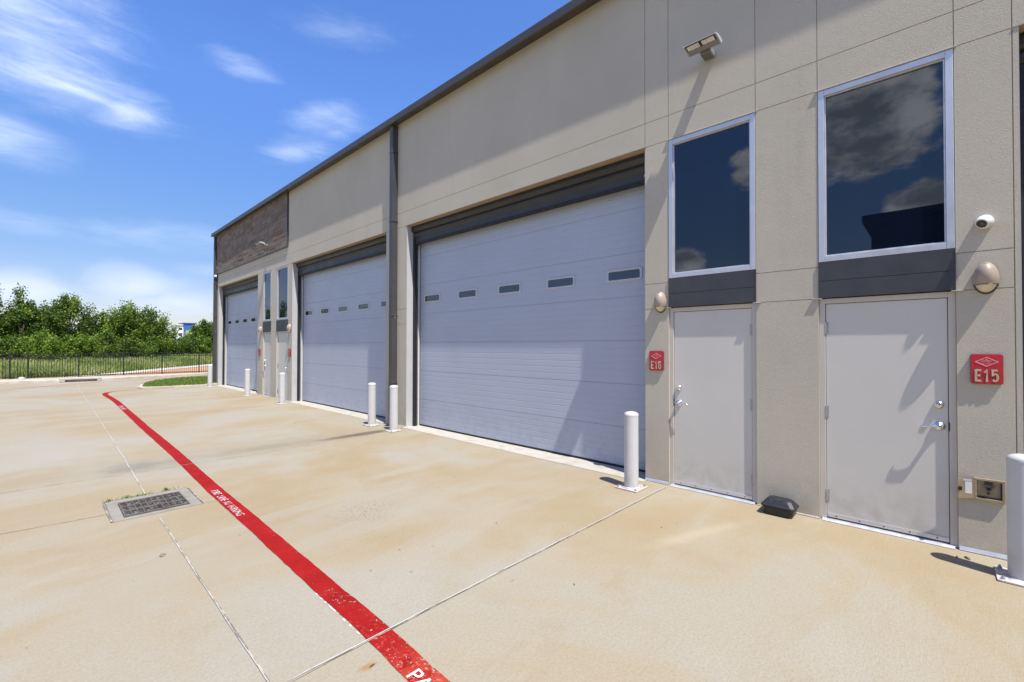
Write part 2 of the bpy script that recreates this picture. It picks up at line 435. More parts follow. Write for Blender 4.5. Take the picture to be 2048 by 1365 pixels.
def inside(y, z):
    for a, b in (OPEN0, OPEN1, OPEN2, OPEN3):
        if a < y < b and z < Z2: return True
    for a, b in DOORS:
        if a < y < b and z < Z2: return True
    return False

bld = thing('garage_building', 'long grey stucco garage building with tall white overhead doors and bronze gutter', 'building', (8, 5.5, 0))

# ---- wall: jointed stucco panels over a backing wall (openings cut out)
ys = sorted(set([YB0, YEND, -.449] + [v for p in (OPEN0, OPEN1, OPEN2, OPEN3) for v in p] + [v for p in DOORS for v in p]))
zs = [0, Z4, Z3, Z2, Z1, ZT]
piers = [(-.449, 2.722), (8.16, 8.976), (14.40, 17.56), (22.62, YEND)]
def in_pier(y): return any(a < y < b for a, b in piers)
def joint_h(z, y):
    if z == Z1: return True
    if z in (Z2, Z3, Z4): return in_pier(y)
    return False
def joint_v(y, z): return (-.46 < y < 2.8 and z > Z2) or y == -.449
wall = MB(); g = .0034
for i in range(len(ys)-1):
    for k in range(len(zs)-1):
        y0, y1, z0, z1 = ys[i], ys[i+1], zs[k], zs[k+1]
        ym, zm = (y0+y1)/2, (z0+z1)/2
        if inside(ym, zm): continue
        # backing
        wall.box(.009, .36, y0, y1, z0, z1, 0)
        a0 = y0 + (g if joint_v(y0, zm) else 0); a1 = y1 - (g if joint_v(y1, zm) else 0)
        c0 = z0 + (g if joint_h(z0, ym) else 0); c1 = z1 - (g if joint_h(z1, ym) else 0)
        wall.box(0, .0089, a0, a1, c0, c1, 0)
# end walls, rear wall, all plain stucco
wall.box(.36, 20, YEND-.3, YEND, 0, ZT); wall.box(.36, 20, YB0, YB0+.3, 0, ZT); wall.box(19.7, 20, YB0+.3, YEND-.3, 0, ZT)
wall.build('wall', M['stucco'], bld)

# ---- ledge-stone cladding at the far end: individual blocks
st = MB(); tints = []
rng = random.Random(3)
z = 4.845
SY0, SY1 = 14.76, 22.90
while z < ZT-.02:
    hgt = min(rng.choice([.09, .10, .13, .16]), ZT-.004-z)
    y = SY0
    while y < SY1-.01:
        ln = rng.uniform(.25, .62)
        y1 = min(y+ln, SY1)
        if SY1-y1 < .12: y1 = SY1
        d = rng.uniform(.03, .046)
        st.box(-d, -.001, y+.002, y1-.002, z+.002, z+hgt-.002); t = rng.random(); tints += [t]*6
        y = y1
    z += hgt
o = st.build('stone_cladding', M['stone'], bld); add_tint(o, tints)
tr = MB(); tr.box(-.05, -.001, SY0, SY1, 4.815, 4.845); tr.box(-.05, -.001, SY0-.03, SY0, 4.815, ZT-.003)
tr.build('cladding_trim', M['bronze'], bld)

# ---- roof and gutter
rf = MB(); rf.rings([[(-.15, YB0, 6.60), (20.2, YB0, 7.6), (20.2, YB0, 7.68), (-.15, YB0, 6.64)], [(-.15, YEND+.1, 6.60), (20.2, YEND+.1, 7.6), (20.2, YEND+.1, 7.68), (-.15, YEND+.1, 6.64)]])
rf.box(.01, .36, YB0, YEND, ZT+.001, 6.60)
rf.build('roof', M['roof'], bld)
gt = MB()
prof = [(.0, ZT+.002), (-.12, ZT-.03), (-.185, 6.488), (-.192, 6.50), (-.192, 6.615), (-.185, 6.632), (-.165, 6.632), (-.16, 6.61), (.0, 6.61)]
gt.prism_y(prof, YB0, YEND+.14)
for yy in (2.2, 8.62, 15.0, 21.4): gt.prism_y([(x-.003 if x < -.15 else x, zz+(.002 if zz > 6.6 else -.002)) for x, zz in prof], yy, yy+.05)
gt.build('gutter', M['gutter'], bld)

# ---- downspouts
def downspout(y0, y1, x0):
    d = MB()
    d.box(x0, -.003, y0, y1, .06, 6.49)
    for zz in (.9, 2.35, 4.4, 5.9):
        d.box(x0-.003, -.002, y0-.012, y1+.012, zz, zz+.035)
    # kicked-out shoe
    d.rings([[(x0, y0, .12), (-.003, y0, .06), (-.003, y1, .06), (x0, y1, .12)], [(x0-.12, y0, .05), (x0-.05, y0, .015), (x0-.05, y1, .015), (x0-.12, y1, .05)]])
    d.lathe([(.0, -.008), (.012, -.006), (.012, 0)], (-.06, y0, 2.33), 'y', 10, 1)
    return d.build('downspout', [M['bronze'], M['alu']], bld, bevel=.008)
downspout(8.515, 8.635, -.135)
downspout(22.83, 22.955, -.13)

# ---- white weep flashing along the pier feet
for a, b, mm in ((-.449, -.12, 'alu'), (2.414, 2.722, 'alu'), (.865, 1.423, 'threshold'), (8.16, 8.976, 'threshold'), (14.40, 14.726, 'threshold'), (15.714, 16.216, 'threshold'), (17.004, 17.56, 'threshold'), (22.62, 22.82, 'threshold')):
    fl = MB(); hh = .042 if mm == 'alu' else .016
    fl.rings([[(-.012, a, .018 if mm == 'alu' else .012), (-.002, a, hh), (-.002, b, hh-.006), (-.012, b, .012)], [(-.016, a, .005), (-.002, a, .005), (-.002, b, .005), (-.016, b, .005)]][::-1])
    fl.build('base_flashing', M[mm], bld)


# ---- overhead sectional doors
def overhead_door(a, b, n_win, opened=False):
    x = .312
    if opened: return door_surround(a, b, True)
    d = MB()
    zl = [.03, .575, 1.18, 1.79, 2.40, 3.01, 3.62, 4.24]
    ya, yb = a+.05, b-.05
    prof = []
    for k in range(len(zl)-1):
        z0, z1 = zl[k], zl[k+1]
        prof += [(x+.006, z0), (x+.006, z0+.003), (x, z0+.006)]
        nr = 6
        for q in range(1, nr):
            zz = z0 + (z1-z0)*q/nr
            prof += [(x, zz-.008), (x+.0018, zz-.004), (x+.0018, zz+.003), (x, zz+.007)]
        prof += [(x, z1-.006), (x+.006, z1-.003)]
    prof += [(x+.010, 4.24), (x+.05, 4.24), (x+.05, .03)]
    d.prism_y(prof, ya, yb)
    door = d.build('overhead_door', M['ov_door'], bld)
    # small framed windows in the fourth section
    wd = .57; z0, z1 = 2.625, 2.805
    span = OPEN1[1]-OPEN1[0]
    for q in range(n_win):
        yc = a + .48 + q*((b-a-.96)/(n_win-1))
        w = MB()
        def ring(yh, zh, xx, r):
            pts = []
            for (sy, sz, a0) in ((1,1,0), (-1,1,90), (-1,-1,180), (1,-1,270)):
                for t in range(4):
                    an = R(a0+30*t)
                    pts.append((xx, yc+sy*(yh-r)+r*math.cos(an), (z0+z1)/2+sz*(zh-r)+r*math.sin(an)))
            return pts
        hh = (z1-z0)/2
        w.rings([ring(wd/2, hh, x-.002, .03), ring(wd/2-.006, hh-.006, x-.014, .03), ring(wd/2-.034, hh-.026, x-.014, .022), ring(wd/2-.040, hh-.032, x-.0035, .02)], 0, False, False)
        fr = w.build('window', M['lite_frame'], door)
        p = MB(); p.add(ring(wd/2-.038, hh-.030, x-.004, .02), [tuple(range(16))]); p.add(ring(wd/2-.05, hh-.04, x-.0015, .02), [tuple(range(16))])
        # two levels below the building already: the pane belongs to the same window mesh
        fr.data.materials.append(M['glass2'])
        me = fr.data
        base = len(me.vertices)
        mm = MB(); mm.v = [tuple(v.co) for v in me.vertices]; mm.f = [list(pl.vertices) for pl in me.polygons]; mm.m = [0]*len(mm.f)
        mm.add(ring(wd/2-.038, hh-.030, x-.004, .02), [tuple(range(16))], 1)
        me.clear_geometry(); me.from_pydata(mm.v, [], mm.f); me.polygons.foreach_set('material_index', mm.m); me.update()
    s = MB(); s.box(x-.004, x+.05, ya, yb, .002, .03); s.build('bottom_seal', M['black'], door)
    door_surround(a, b)
def door_surround(a, b, opened=False):
    # guides, trim, hood
    for y0, y1 in ((b, b-.07), (a, a+.07)):
        gd = MB(); gd.box(.155, .222, y0, y1, .004, 4.02); gd.build('door_guide', M['black'], bld)
    if not opened:
        for y0, y1 in ((b, b-.052), (a, a+.052)):
            tm = MB(); tm.box(.258, .296, y0, y1, .004, 3.87); tm.build('door_stop_trim', M['frame_w'], bld)
    else:
        r_ = MB(); r_.box(.37, 7.0, a-.3, a-.25, 0.004, 4.6); r_.box(.37, 7.0, b+.02, b+.06, 0.004, 4.6); r_.box(7.0, 7.05, a-.3, b+.06, 0.004, 4.6); r_.box(.37, 7.05, a-.3, b+.06, 4.6, 4.65); r_.box(.37, 7.0, a-.25, b+.02, .003, .012)
        r_.build('garage_interior', M['dark_wall'], bld)  # near-black boards: the darkness of the open bay is put into their colour
    hd = MB()
    pr = [(.045, Z2-.004), (.035, 4.22), (.036, 4.17), (.052, 4.12), (.085, 4.09), (.13, 4.08), (.15, 4.085), (.155, 4.10),
          (.15, 4.085), (.15, 4.075), (.12, 4.065), (.105, 4.035), (.11, 4.005), (.14, 3.99), (.16, 3.985), (.16, 3.90), (.20, 3.895), (.24, 3.90), (.24, Z2-.004)]
    pr = [(.135, 4.262), (.112, 4.240), (.105, 4.20), (.112, 4.165), (.135, 4.140), (.165, 4.128), (.150, 4.105), (.146, 4.075), (.155, 4.045), (.172, 4.025), (.172, 3.925), (.24, 3.925), (.24, 4.262)]
    hd.prism_y(pr, a+.004, b-.004, 0)
    hd.box(.164, .236, a+.004, b-.004, 3.88, 3.925, 1)
    if not opened:
        hd.lathe([(.0, -.006), (.022, -.004), (.022, 0)], (.171, a+.075, 3.975), 'x', 14, 2)
    hd.build('shutter_hood', [M['hood'], M['black'], M['plastic_w']], bld)
    # far jamb lining and soffit skin
    for y0, y1 in ((b-.003, b-.0005), (a+.0005, a+.003)):
        jm = MB(); jm.box(.001, .355, y0, y1, .004, Z2-.004); jm.build('jamb_lining', M['jamb'], bld)
    sf = MB(); sf.box(.002, .355, a+.004, b-.004, Z2-.0035, Z2-.0005); sf.box(-.006, .03, a-.03, b+.03, Z2-.0003, Z2+.004); sf.build('opening_soffit', M['soffit'], bld)
overhead_door(*OPEN1, 5)
overhead_door(*OPEN2, 5)
overhead_door(*OPEN3, 5)
overhead_door(*OPEN0, 5, True)

# ---- man doors, windows above, dark cladding between
def text_mesh(txt, height, width, to_world, name, mat, parent, extrude=0.0, bold=False):
    """letters as a mesh; to_world maps (u right, v up, w out) -> world"""
    cu = bpy.data.curves.new(name, 'FONT'); cu.body = txt; cu.size = 1; cu.extrude = .0
    if bold: cu.offset = .018
    ob = bpy.data.objects.new(name, cu); COL.objects.link(ob)
    dg = bpy.context.evaluated_depsgraph_get(); dg.update()
    me = bpy.data.meshes.new_from_object(ob.evaluated_get(dg))
    COL.objects.unlink(ob); bpy.data.objects.remove(ob); bpy.data.curves.remove(cu)
    co = np.array([v.co[:] for v in me.vertices])
    lo, hi = co.min(0), co.max(0)
    u = (co[:, 0]-lo[0])/(hi[0]-lo[0])*width; v = (co[:, 1]-lo[1])/(hi[1]-lo[1])*height
    mb = MB(); nV = len(co)
    faces = [tuple(p.vertices) for p in me.polygons]
    if extrude <= 0:
        mb.add([to_world(a, b, 0) for a, b in zip(u, v)], faces)
    else:
        edges = {}
        for f in faces:
            for i in range(len(f)):
                e = (f[i], f[(i+1) % len(f)]); k = tuple(sorted(e)); edges.setdefault(k, []).append(e)
        side = [es[0] for es in edges.values() if len(es) == 1]
        vs = [to_world(a, b, extrude) for a, b in zip(u, v)] + [to_world(a, b, 0) for a, b in zip(u, v)]
        mb.add(vs, faces + [(e[0], e[1], e[1]+nV, e[0]+nV) for e in side])
    bpy.data.meshes.remove(me)
    o = mb.build(name, mat, parent)
    return o

def man_door(a, b, hinge_hi):
    """a<b in y; hinge_hi: hinges on the far (+y) side"""
    fw = .05; xf = .022; xs = .036
    f = MB()
    f.box(xf, .16, a+.001, a+fw, .004, Z4-.001); f.box(xf, .16, b-fw, b-.001, .004, Z4-.001); f.box(xf, .16, a+fw, b-fw, Z4-fw, Z4-.001)
    f.build('door_frame', M['grey_frame'], bld, bevel=.003)
    d = MB(); d.box(xs, xs+.045, a+fw+.004, b-fw-.004, .03, Z4-fw-.005)
    door = d.build('door', M['grey_door'], bld, bevel=.002)
    s = MB(); s.box(xs-.007, xs-.0003, a+fw+.006, b-fw-.006, .032, .068)
    for k in range(5):
        s.lathe([(0, -.003), (.006, -.002), (.006, 0)], (xs-.007, a+fw+.08+k*(b-a-2*fw-.16)/4, .05), 'x', 8, 1)
    s.build('door_sweep', [M['alu'], M['iron']], door)
    t = MB(); t.rings([[(-.03, a+.02, .004), (-.03, b-.02, .004), (.16, b-.02, .004), (.16, a+.02, .004)], [(0, a+.02, .018), (0, b-.02, .018), (.16, b-.02, .018), (.16, a+.02, .018)]])
    t.build('threshold', M['alu'], bld)
    lo, hi = a+fw, b-fw
    hy = hi-.002 if hinge_hi else lo+.002
    for zz in (.24, 1.065, 1.89):
        h = MB(); h.lathe([(.008, -.06), (.0085, -.056), (.0085, .056), (.008, .06)], (xs-.009, hy, zz), 'z', 10)
        for q in (-.036, -.012, .012, .036): h.lathe([(.0092, -.0015), (.0092, .0015)], (xs-.009, hy, zz+q), 'z', 10)
        h.box(xs-.003, xs-.0003, hy-.022, hy+.022, zz-.058, zz+.058)
        h.build('hinge', M['hinge'], door, smooth=True)
    sg = 1 if hinge_hi else -1               # direction from the lock edge towards the hinges
    ly = lo+.062 if hinge_hi else hi-.062
    k = MB()
    k.lathe([(.034, 0), (.034, -.006), (.030, -.014), (.020, -.022), (.020, -.030), (.0, -.031)], (xs-.0005, ly, 1.205), 'x', 24)
    k.box(xs-.0325, xs-.031, ly-.0015, ly+.0015, 1.198, 1.212, 1)
    k.build('deadbolt', [M['steel'], M['iron']], door, smooth=True)
    h = MB()
    h.lathe([(.040, 0), (.040, -.005), (.035, -.014), (.020, -.022), (.015, -.028), (.015, -.058), (.012, -.066), (0, -.067)], (xs-.0005, ly, 1.02), 'x', 28)
    h.tube([(xs-.056, ly, 1.02), (xs-.060, ly+sg*.03, 1.021), (xs-.062, ly+sg*.075, 1.019), (xs-.060, ly+sg*.108, 1.014), (xs-.052, ly+sg*.122, 1.012)], [.011, .0095, .0085, .008, .006], 12)
    h.build('handle', M['steel'], door, smooth=True)
    l = MB(); yl = lo if hinge_hi else hi
    l.box(xf-.0015, xs, yl-.006, yl+.002, .985, 1.06); l.build('strike_plate', M['iron'], door)
    # dark cladding with a groove and drip edges
    c = MB()
    c.box(-.010, .14, a+.001, b-.001, Z4+.006, 2.352); c.box(-.010, .14, a+.001, b-.001, 2.358, 2.542); c.box(-.004, .14, a+.002, b-.002, 2.351, 2.359)
    c.box(-.020, .02, a-.05, a+.03, Z4-.004, Z4+.002, 1); c.box(-.020, .02, b-.03, b+.05, Z4-.004, Z4+.002, 1)
    c.box(-.013, .0, a+.001, a+.008, Z4+.01, 2.54); c.box(-.013, .0, b-.008, b-.001, Z4+.01, 2.54)
    c.build('spandrel_panel', [M['band'], M['jamb']], bld, bevel=.002)
    # window
    w = MB(); z0, z1 = 2.548, Z2-.012; fx = -.006
    fw2 = .055
    w.box(fx, .11, a+.004, a+fw2, z0, z1); w.box(fx, .11, b-fw2, b-.004, z0, z1)
    w.box(fx+.001, .11, a+fw2, b-fw2, z0, z0+fw2); w.box(fx+.001, .11, a+fw2, b-fw2, z1-fw2, z1)
    # thin inner glazing bead
    bd = .012
    w.box(.012, .06, a+fw2, a+fw2+bd, z0+fw2, z1-fw2); w.box(.012, .06, b-fw2-bd, b-fw2, z0+fw2, z1-fw2)
    w.box(.013, .06, a+fw2+bd, b-fw2-bd, z0+fw2, z0+fw2+bd); w.box(.013, .06, a+fw2+bd, b-fw2-bd, z1-fw2-bd, z1-fw2)
    w.box(-.018, .02, a-.02, b+.02, z1+.004, z1+.010, 1)
    win = w.build('window', [M['alu'], M['jamb']], bld, bevel=.003)
    g_ = MB(); g_.box(.035, .05, a+fw2+.004, b-fw2-.004, z0+fw2+.004, z1-fw2-.004); g_.build('pane', M['glass'], win)
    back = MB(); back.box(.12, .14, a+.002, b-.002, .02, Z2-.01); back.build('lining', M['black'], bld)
man_door(*DOORS[0], True)
man_door(*DOORS[1], False)
man_door(*DOORS[2], True)
man_door(*DOORS[3], False)

# ------------------------------------------------------------------ things hung on the wall
def sconce(x, y, z, label):
    t = thing('wall_light', label, 'wall light', (x, y, z), 'oval wall lights by the narrow doors')
    A, B, C_ = .077, .098, .130
    def egg(phi, th, k=1.0):
        w = 1-.10*max(0., math.cos(th))                       # a little narrower at the top
        return (x-.006-B*k*math.sin(th)*math.cos(phi)*(1+.10*math.cos(th)), y+A*k*w*math.sin(th)*math.sin(phi), z+C_*k*math.cos(th))
    cut = math.acos(-.055/C_)
    NP = 24
    def patch(mb, t0, t1, nt_, k=1.0, mi=0):
        g_ = [[egg(math.pi*(i/NP-.5), t0+(t1-t0)*j/nt_, k) for i in range(NP+1)] for j in range(nt_+1)]
        vs = [p for row in g_ for p in row]; W_ = NP+1
        mb.add(vs, [(j*W_+i, j*W_+i+1, (j+1)*W_+i+1, (j+1)*W_+i) for j in range(nt_) for i in range(NP)], mi)
        return g_
    m = MB(); g_ = patch(m, .02, cut, 14)
    m.add([g_[0][i] for i in range(NP+1)], [tuple(range(NP+1))])
    # lip turned inwards at the mouth
    lip = [egg(math.pi*(i/NP-.5), cut, 1.0) for i in range(NP+1)]; lip2 = [egg(math.pi*(i/NP-.5), cut, .88) for i in range(NP+1)]
    m.add(lip+[(p[0], p[1], lip[0][2]+.001) for p in lip2], [(i, i+1, NP+2+i, NP+1+i) for i in range(NP)])
    m.box(x-.006, x-.0005, y-.05, y+.05, z-.08, z+.09)
    m.build('housing', M['tan'], t, smooth=True)
    l = MB(); patch(l, cut-.10, 2.95, 10, .93); g2 = [egg(math.pi*(i/NP-.5), 2.95, .93) for i in range(NP+1)]; l.add(g2, [tuple(range(NP+1))])
    l.build('lens', M['lens'], t, smooth=True)
    rim = MB(); rim.tube([egg(math.pi*(i/NP-.5), cut+.02, 1.0) for i in range(NP+1)], .0035, 6)
    rim.tube([egg(ph, th, 1.0) for ph, th in [(-math.pi/2, cut+(math.pi-cut)*i/10) for i in range(11)]]+[egg(math.pi/2, cut+(math.pi-cut)*(10-i)/10, 1.0) for i in range(1, 11)], .0055, 6)
    rim.build('lens_rim', M['bronze'], t, smooth=True)
    c = MB(); c.lathe([(.020, 0), (.020, .004), (.014, .004), (.013, .001), (0, .001)], (x-.040, y, z+.113), 'z', 16)
    c.build('sensor_cap', M['tan'], t)
    return t
s0 = sconce(-.001, -.29, 2.275, 'tan oval wall light above the red E15 sign')
dup(s0, (-.001, 2.51, 2.262), 'tan oval wall light above the red E16 sign')
dup(s0, (-.001, 14.54, 2.262), 'tan oval wall light between the second overhead door and the far narrow doors')
dup(s0, (-.001, 17.17, 2.262), 'tan oval wall light between the farthest overhead door and the far narrow doors')

def dome_camera(x, y, z, label, yaw=0):
    t = thing('security_camera', label, 'security camera', (x, y, z), 'white dome cameras on the wall')
    b = MB()
    b.lathe([(.056, -.001), (.056, -.016), (.052, -.026)], (x, y, z), 'x', 28)
    b.build('mount', M['plastic_w'], t, smooth=True)
    ax = Vector((-.72, .40, -.50)).normalized()
    c = Vector((x-.034, y, z)); u = ax.orthogonal().normalized(); w = ax.cross(u)
    e = MB(); rs = []
    for r, hh in ((.03, -.040), (.046, -.026), (.051, -.006), (.051, .014), (.047, .034), (.042, .044), (.040, .046)):
        rs.append([tuple(c + ax*hh + r*(math.cos(2*math.pi*i/24)*u + math.sin(2*math.pi*i/24)*w)) for i in range(24)])
    e.rings(rs); e.build('eyeball', M['plastic_w'], t, smooth=True)
    l = MB(); rs = []
    for r, hh in ((.034, .040), (.034, .0475), (.012, .049), (.010, .046)):
        rs.append([tuple(c + ax*hh + r*(math.cos(2*math.pi*i/20)*u + math.sin(2*math.pi*i/20)*w)) for i in range(20)])
    l.rings(rs); l.build('lens', M['lens_dark'], t, smooth=True)
    return t
c0 = dome_camera(-.001, -.285, 2.735, 'white dome camera on the stucco pier above the E15 wall light')
dup(c0, (-.06, 22.78, 4.74), 'small white dome camera high at the far corner of the building, under the stone cladding')
jb = MB(); jb.box(-.06, -.003, 22.72, 22.82, 4.66, 4.72); jb.tube([(-.04, 22.77, 4.68), (-.045, 22.78, 4.6), (-.015, 22.79, 4.52), (-.013, 22.79, 4.42)], .012, 8)
jb.lathe([(.05, 0), (.05, -.03), (.03, -.05)], (-.002, 22.77, 4.36), 'x', 16)
o = jb.build('cable_bracket', M['bronze'], None, smooth=True); tag(o, 'dark cable and junction box below the far corner camera', 'junction box')

def flood_light(y, z, label):
    t = thing('flood_light', label, 'floodlight', (0, y, z), 'flood lights high on the wall')
    hb = MB(); L = .17
    # head: flat underside towards the ground, rounded back towards the wall
    prof = [(-.345, .018), (-.185, -.006), (-.160, -.003), (-.148, .012), (-.152, .030), (-.172, .044), (-.22, .050), (-.28, .045), (-.335, .030)]
    prof = [(px_, z+pz) for px_, pz in prof]
    hb.prism_y(prof, y-L, y+L)
    hb.build('housing', M['flood'], t, bevel=.004)
    for s in (-1, 1):
        cp = MB(); cp.prism_y([(-.24+(px_+.24)*1.03, z+(pz-z)*1.03) for px_, pz in prof], y+s*L, y+s*(L+.012)); cp.build('end_cap', M['flood_end'], t, bevel=.003)
    fr = MB()
    nx, nz = .06/.223, -.215/.223   # unit along the slope is (.963,-.27); outward normal (-.27,-.963)
    def on(u, off):  # u along slope 0..1
        return (-.345+.160*u-.148*off, z+.018-.024*u-.989*off)
    def slab(mb, u0, u1, y0, y1, o0, o1, m=0):
        p = [on(u0, o0), on(u1, o0), on(u1, o1), on(u0, o1)]
        mb.prism_y(p, y0, y1, m)
    slab(fr, .03, .56, y-L+.01, y+L-.01, .0005, .004)
    fr.build('lens_frame', M['iron'], t)
    for a, b in ((y-L+.022, y-.014), (y+.014, y+L-.022)):
        ln = MB(); slab(ln, .10, .50, a, b, .0045, .008); ln.build('led_lens', M['led'], t)
    br = MB(); br.box(-.158, -.001, y-.058, y+.058, z-.030, z+.030)
    for k in range(8):
        yy = y-.054+k*.0145
        br.box(-.165, -.1581, yy, yy+.007, z-.028, z-.008); br.box(-.150, -.01, yy, yy+.007, z-.040, z-.0301)
    br.build('mounting_box', M['flood'], t, bevel=.002)
    return t
f0 = flood_light(1.90, 5.085, 'grey twin LED flood light on the stucco above the two big windows')
dup(f0, (-.046, 16.45, 5.12), 'grey flood light on the stone cladding near the far end')

def arc(cx, cy, rx_, ry_, a0, a1, n=10):
    return [(cx+rx_*math.cos(R(a0+(a1-a0)*i/n)), cy+ry_*math.sin(R(a0+(a1-a0)*i/n))) for i in range(n+1)]
GLYPH = {   # stroke centre lines in a 0.5 wide, 1.0 high cell (condensed gothic)
    'E': [[(.46, .92), (.08, .92), (.08, .08), (.46, .08)], [(.16, .5), (.40, .5)]],
    '1': [[(.07, .76), (.20, .80), (.27, .92), (.27, 0)]],
    '5': [[(.45, .92), (.10, .92), (.08, .52)]+arc(.26, .36, .18, .28, 120, -130, 14)+[(.09, .16)]],
    '6': [[(.42, .72)]+arc(.25, .70, .17, .22, 20, 180, 8)+arc(.25, .30, .17, .22, 180, 360, 8)+[(.42, .42)]+arc(.25, .42, .17, .14, 0, 150, 6)],
    '7': [[(.05, .92), (.44, .92), (.20, 0)]],
    '8': [arc(.25, .72, .15, .20, 0, 350, 14), arc(.25, .28, .17, .22, 5, 355, 14)],
}
def ribbon(mb, P, w, f, o):
    P = [p for i, p in enumerate(P) if i == 0 or math.hypot(p[0]-P[i-1][0], p[1]-P[i-1][1]) > 1e-5]
    n = len(P); Lq = []
    for i in range(n):
        p, q = P[max(i-1, 0)], P[min(i+1, n-1)]
        def nrm(a, b):
            d = math.hypot(b[0]-a[0], b[1]-a[1]); return (-(b[1]-a[1])/d, (b[0]-a[0])/d)
        if 0 < i < n-1:
            n0, n1 = nrm(p, P[i]), nrm(P[i], q); mx_, my_ = n0[0]+n1[0], n0[1]+n1[1]; L_ = math.hypot(mx_, my_); mx_, my_ = mx_/L_, my_/L_
            k = min(1.6, 1/max(.3, mx_*n0[0]+my_*n0[1]))
        else: mx_, my_ = nrm(p, q); k = 1
        Lq.append((P[i][0]+mx_*w/2*k, P[i][1]+my_*w/2*k, P[i][0]-mx_*w/2*k, P[i][1]-my_*w/2*k))
    for a, b in zip(Lq, Lq[1:]):
        mb.add([f(a[0], a[1], o), f(b[0], b[1], o), f(b[2], b[3], o), f(a[2], a[3], o)], [(0, 1, 2, 3)])
def glyphs(txt, h, w, f, parent):
    cell = w/len(txt); sx = cell*.86/.5
    for i, ch in enumerate(txt):
        g1, g0 = MB(), MB()
        for k, st_ in enumerate(GLYPH[ch]):
            P = [(i*cell+cell*.05+a*sx, b*h) for a, b in st_]
            ribbon(g0, P, h*.165+.007, f, .0004+.0002*k)
            ribbon(g1, P, h*.165, f, .0030+.0003*k)
            ribbon(g1, P, h*.165-.004, f, .0042+.0003*k)
        g0.build('number_outline', M['sign_edge'], parent); g1.build('number', M['sign_gold'], parent)
def unit_sign(y, z, w, h, txt, label):
    t = thing('unit_sign', label, 'sign', (0, y, z), 'red unit number signs')
    def ring(hw, hh, x, r):
        pts = []
        for (sy, sz, a0) in ((1,1,0), (-1,1,90), (-1,-1,180), (1,-1,270)):
            for k in range(5):
                an = R(a0+22.5*k); pts.append((x, y+sy*(hw-r)+r*math.cos(an), z+sz*(hh-r)+r*math.sin(an)))
        return pts
    p = MB()
    p.rings([ring(w/2, h/2, -.001, .018), ring(w/2, h/2, -.020, .018)], 1, True, False)
    p.rings([ring(w/2, h/2, -.020, .018), ring(w/2-.003, h/2-.003, -.022, .016)], 1, False, False)
    p.add(ring(w/2-.003, h/2-.003, -.022, .016), [tuple(range(20))], 0)
    p.build('sign_plate', [M['sign_red'], M['sign_edge']], t)
    W = lambda u0, v0, base=-.0222: (lambda u, v, o: (base-o, y+u0-u, z+v0+v))
    hh = h*.42
    glyphs(txt, hh, w*.76, W(w*.38, -h*.43), t)
    # diamond emblem
    e = MB(); cz = z+h*.235; a_, b_ = w*.36, h*.155
    for k, s in ((1, .0035), (.86, .0018)):
        pts = [(-.0226, y+a_*k, cz), (-.0226, y, cz+b_*k), (-.0226, y-a_*k, cz), (-.0226, y, cz-b_*k), (-.0226, y+a_*k, cz)]
        for q in range(4): e.tube([pts[q], pts[q+1]], s*.45, 6)
    for s in (1, -1): e.box(-.0232, -.0222, y+s*w*.20, y+s*w*.29, cz-.001, cz+.001)
    st_ = [(-.0228, y+.008*(1 if i % 2 == 0 else .45)*math.sin(2*math.pi*i/10), cz+b_*.52+.008*(1 if i % 2 == 0 else .45)*math.cos(2*math.pi*i/10)) for i in range(10)]
    e.add(st_, [tuple(range(10))])
    e.build('emblem', M['sign_pink'], t)
    text_mesh('Garages', h*.105, w*.36, lambda u, v, o: (-.0228-o, y+w*.18-u, cz-h*.02+v+u*.03), 'emblem_word', M['sign_pink'], t)
    text_mesh('OF TEXAS', h*.045, w*.30, lambda u, v, o: (-.0228-o, y+w*.15-u, cz-h*.082+v), 'emblem_word', M['sign_pink'], t)
    return t
unit_sign(-.288, 1.527, .185, .245, 'E15', 'red plaque reading E15 in tan raised characters')
unit_sign(2.565, 1.529, .185, .245, 'E16', 'red plaque reading E16 in tan raised characters')
unit_sign(14.56, 1.50, .185, .235, 'E17', 'small red plaque right of the far narrow doors, next to the second overhead door')
unit_sign(17.33, 1.49, .185, .235, 'E18', 'small red plaque left of the far narrow doors, next to the farthest overhead door')

# hose box with its lid swung open
hb = thing('hose_box', 'small tan metal hose box with open lid on the stucco pier at right', 'hose box', (0, -.295, .44))
f = MB()
ya, yb, za, zb = -.385, -.208, .448, .628
f.box(-.022, -.001, ya, yb, zb-.018, zb); f.box(-.022, -.001, ya, yb, za, za+.020); f.box(-.022, -.001, yb-.016, yb, za+.020, zb-.018); f.box(-.022, -.001, ya, ya+.018, za+.020, zb-.018)
f.build('box_frame', M['brass'], hb, bevel=.003)
f = MB(); f.box(-.006, -.0011, ya+.018, yb-.016, za+.02, zb-.018); f.build('box_inside', M['hose_in'], hb)
f = MB(); f.box(-.020, -.007, ya+.0185, ya+.028, za+.03, zb-.03); f.box(-.018, -.007, ya+.02, yb-.017, za+.0205, za+.034); f.build('gasket', M['black'], hb)
f = MB(); yc, zc = -.291, .555
f.box(-.016, -.0065, yc-.022, yc+.022, zb-.045, zb-.020)
f.lathe([(.014, -.007), (.014, -.022), (.019, -.022), (.019, -.030), (.010, -.031), (.009, -.02)], (0, yc, zc), 'x', 16)
f.tube([(-.014, yc-.034, zc+.022), (-.016, yc-.015, zc+.014), (-.016, yc+.015, zc+.014), (-.014, yc+.034, zc+.022)], .006, 8)
f.lathe([(.010, -.007), (.010, -.018), (.005, -.02)], (0, yc, zc-.042), 'x', 12)
f.build('faucet', M['iron'], hb, smooth=True)
f = MB()
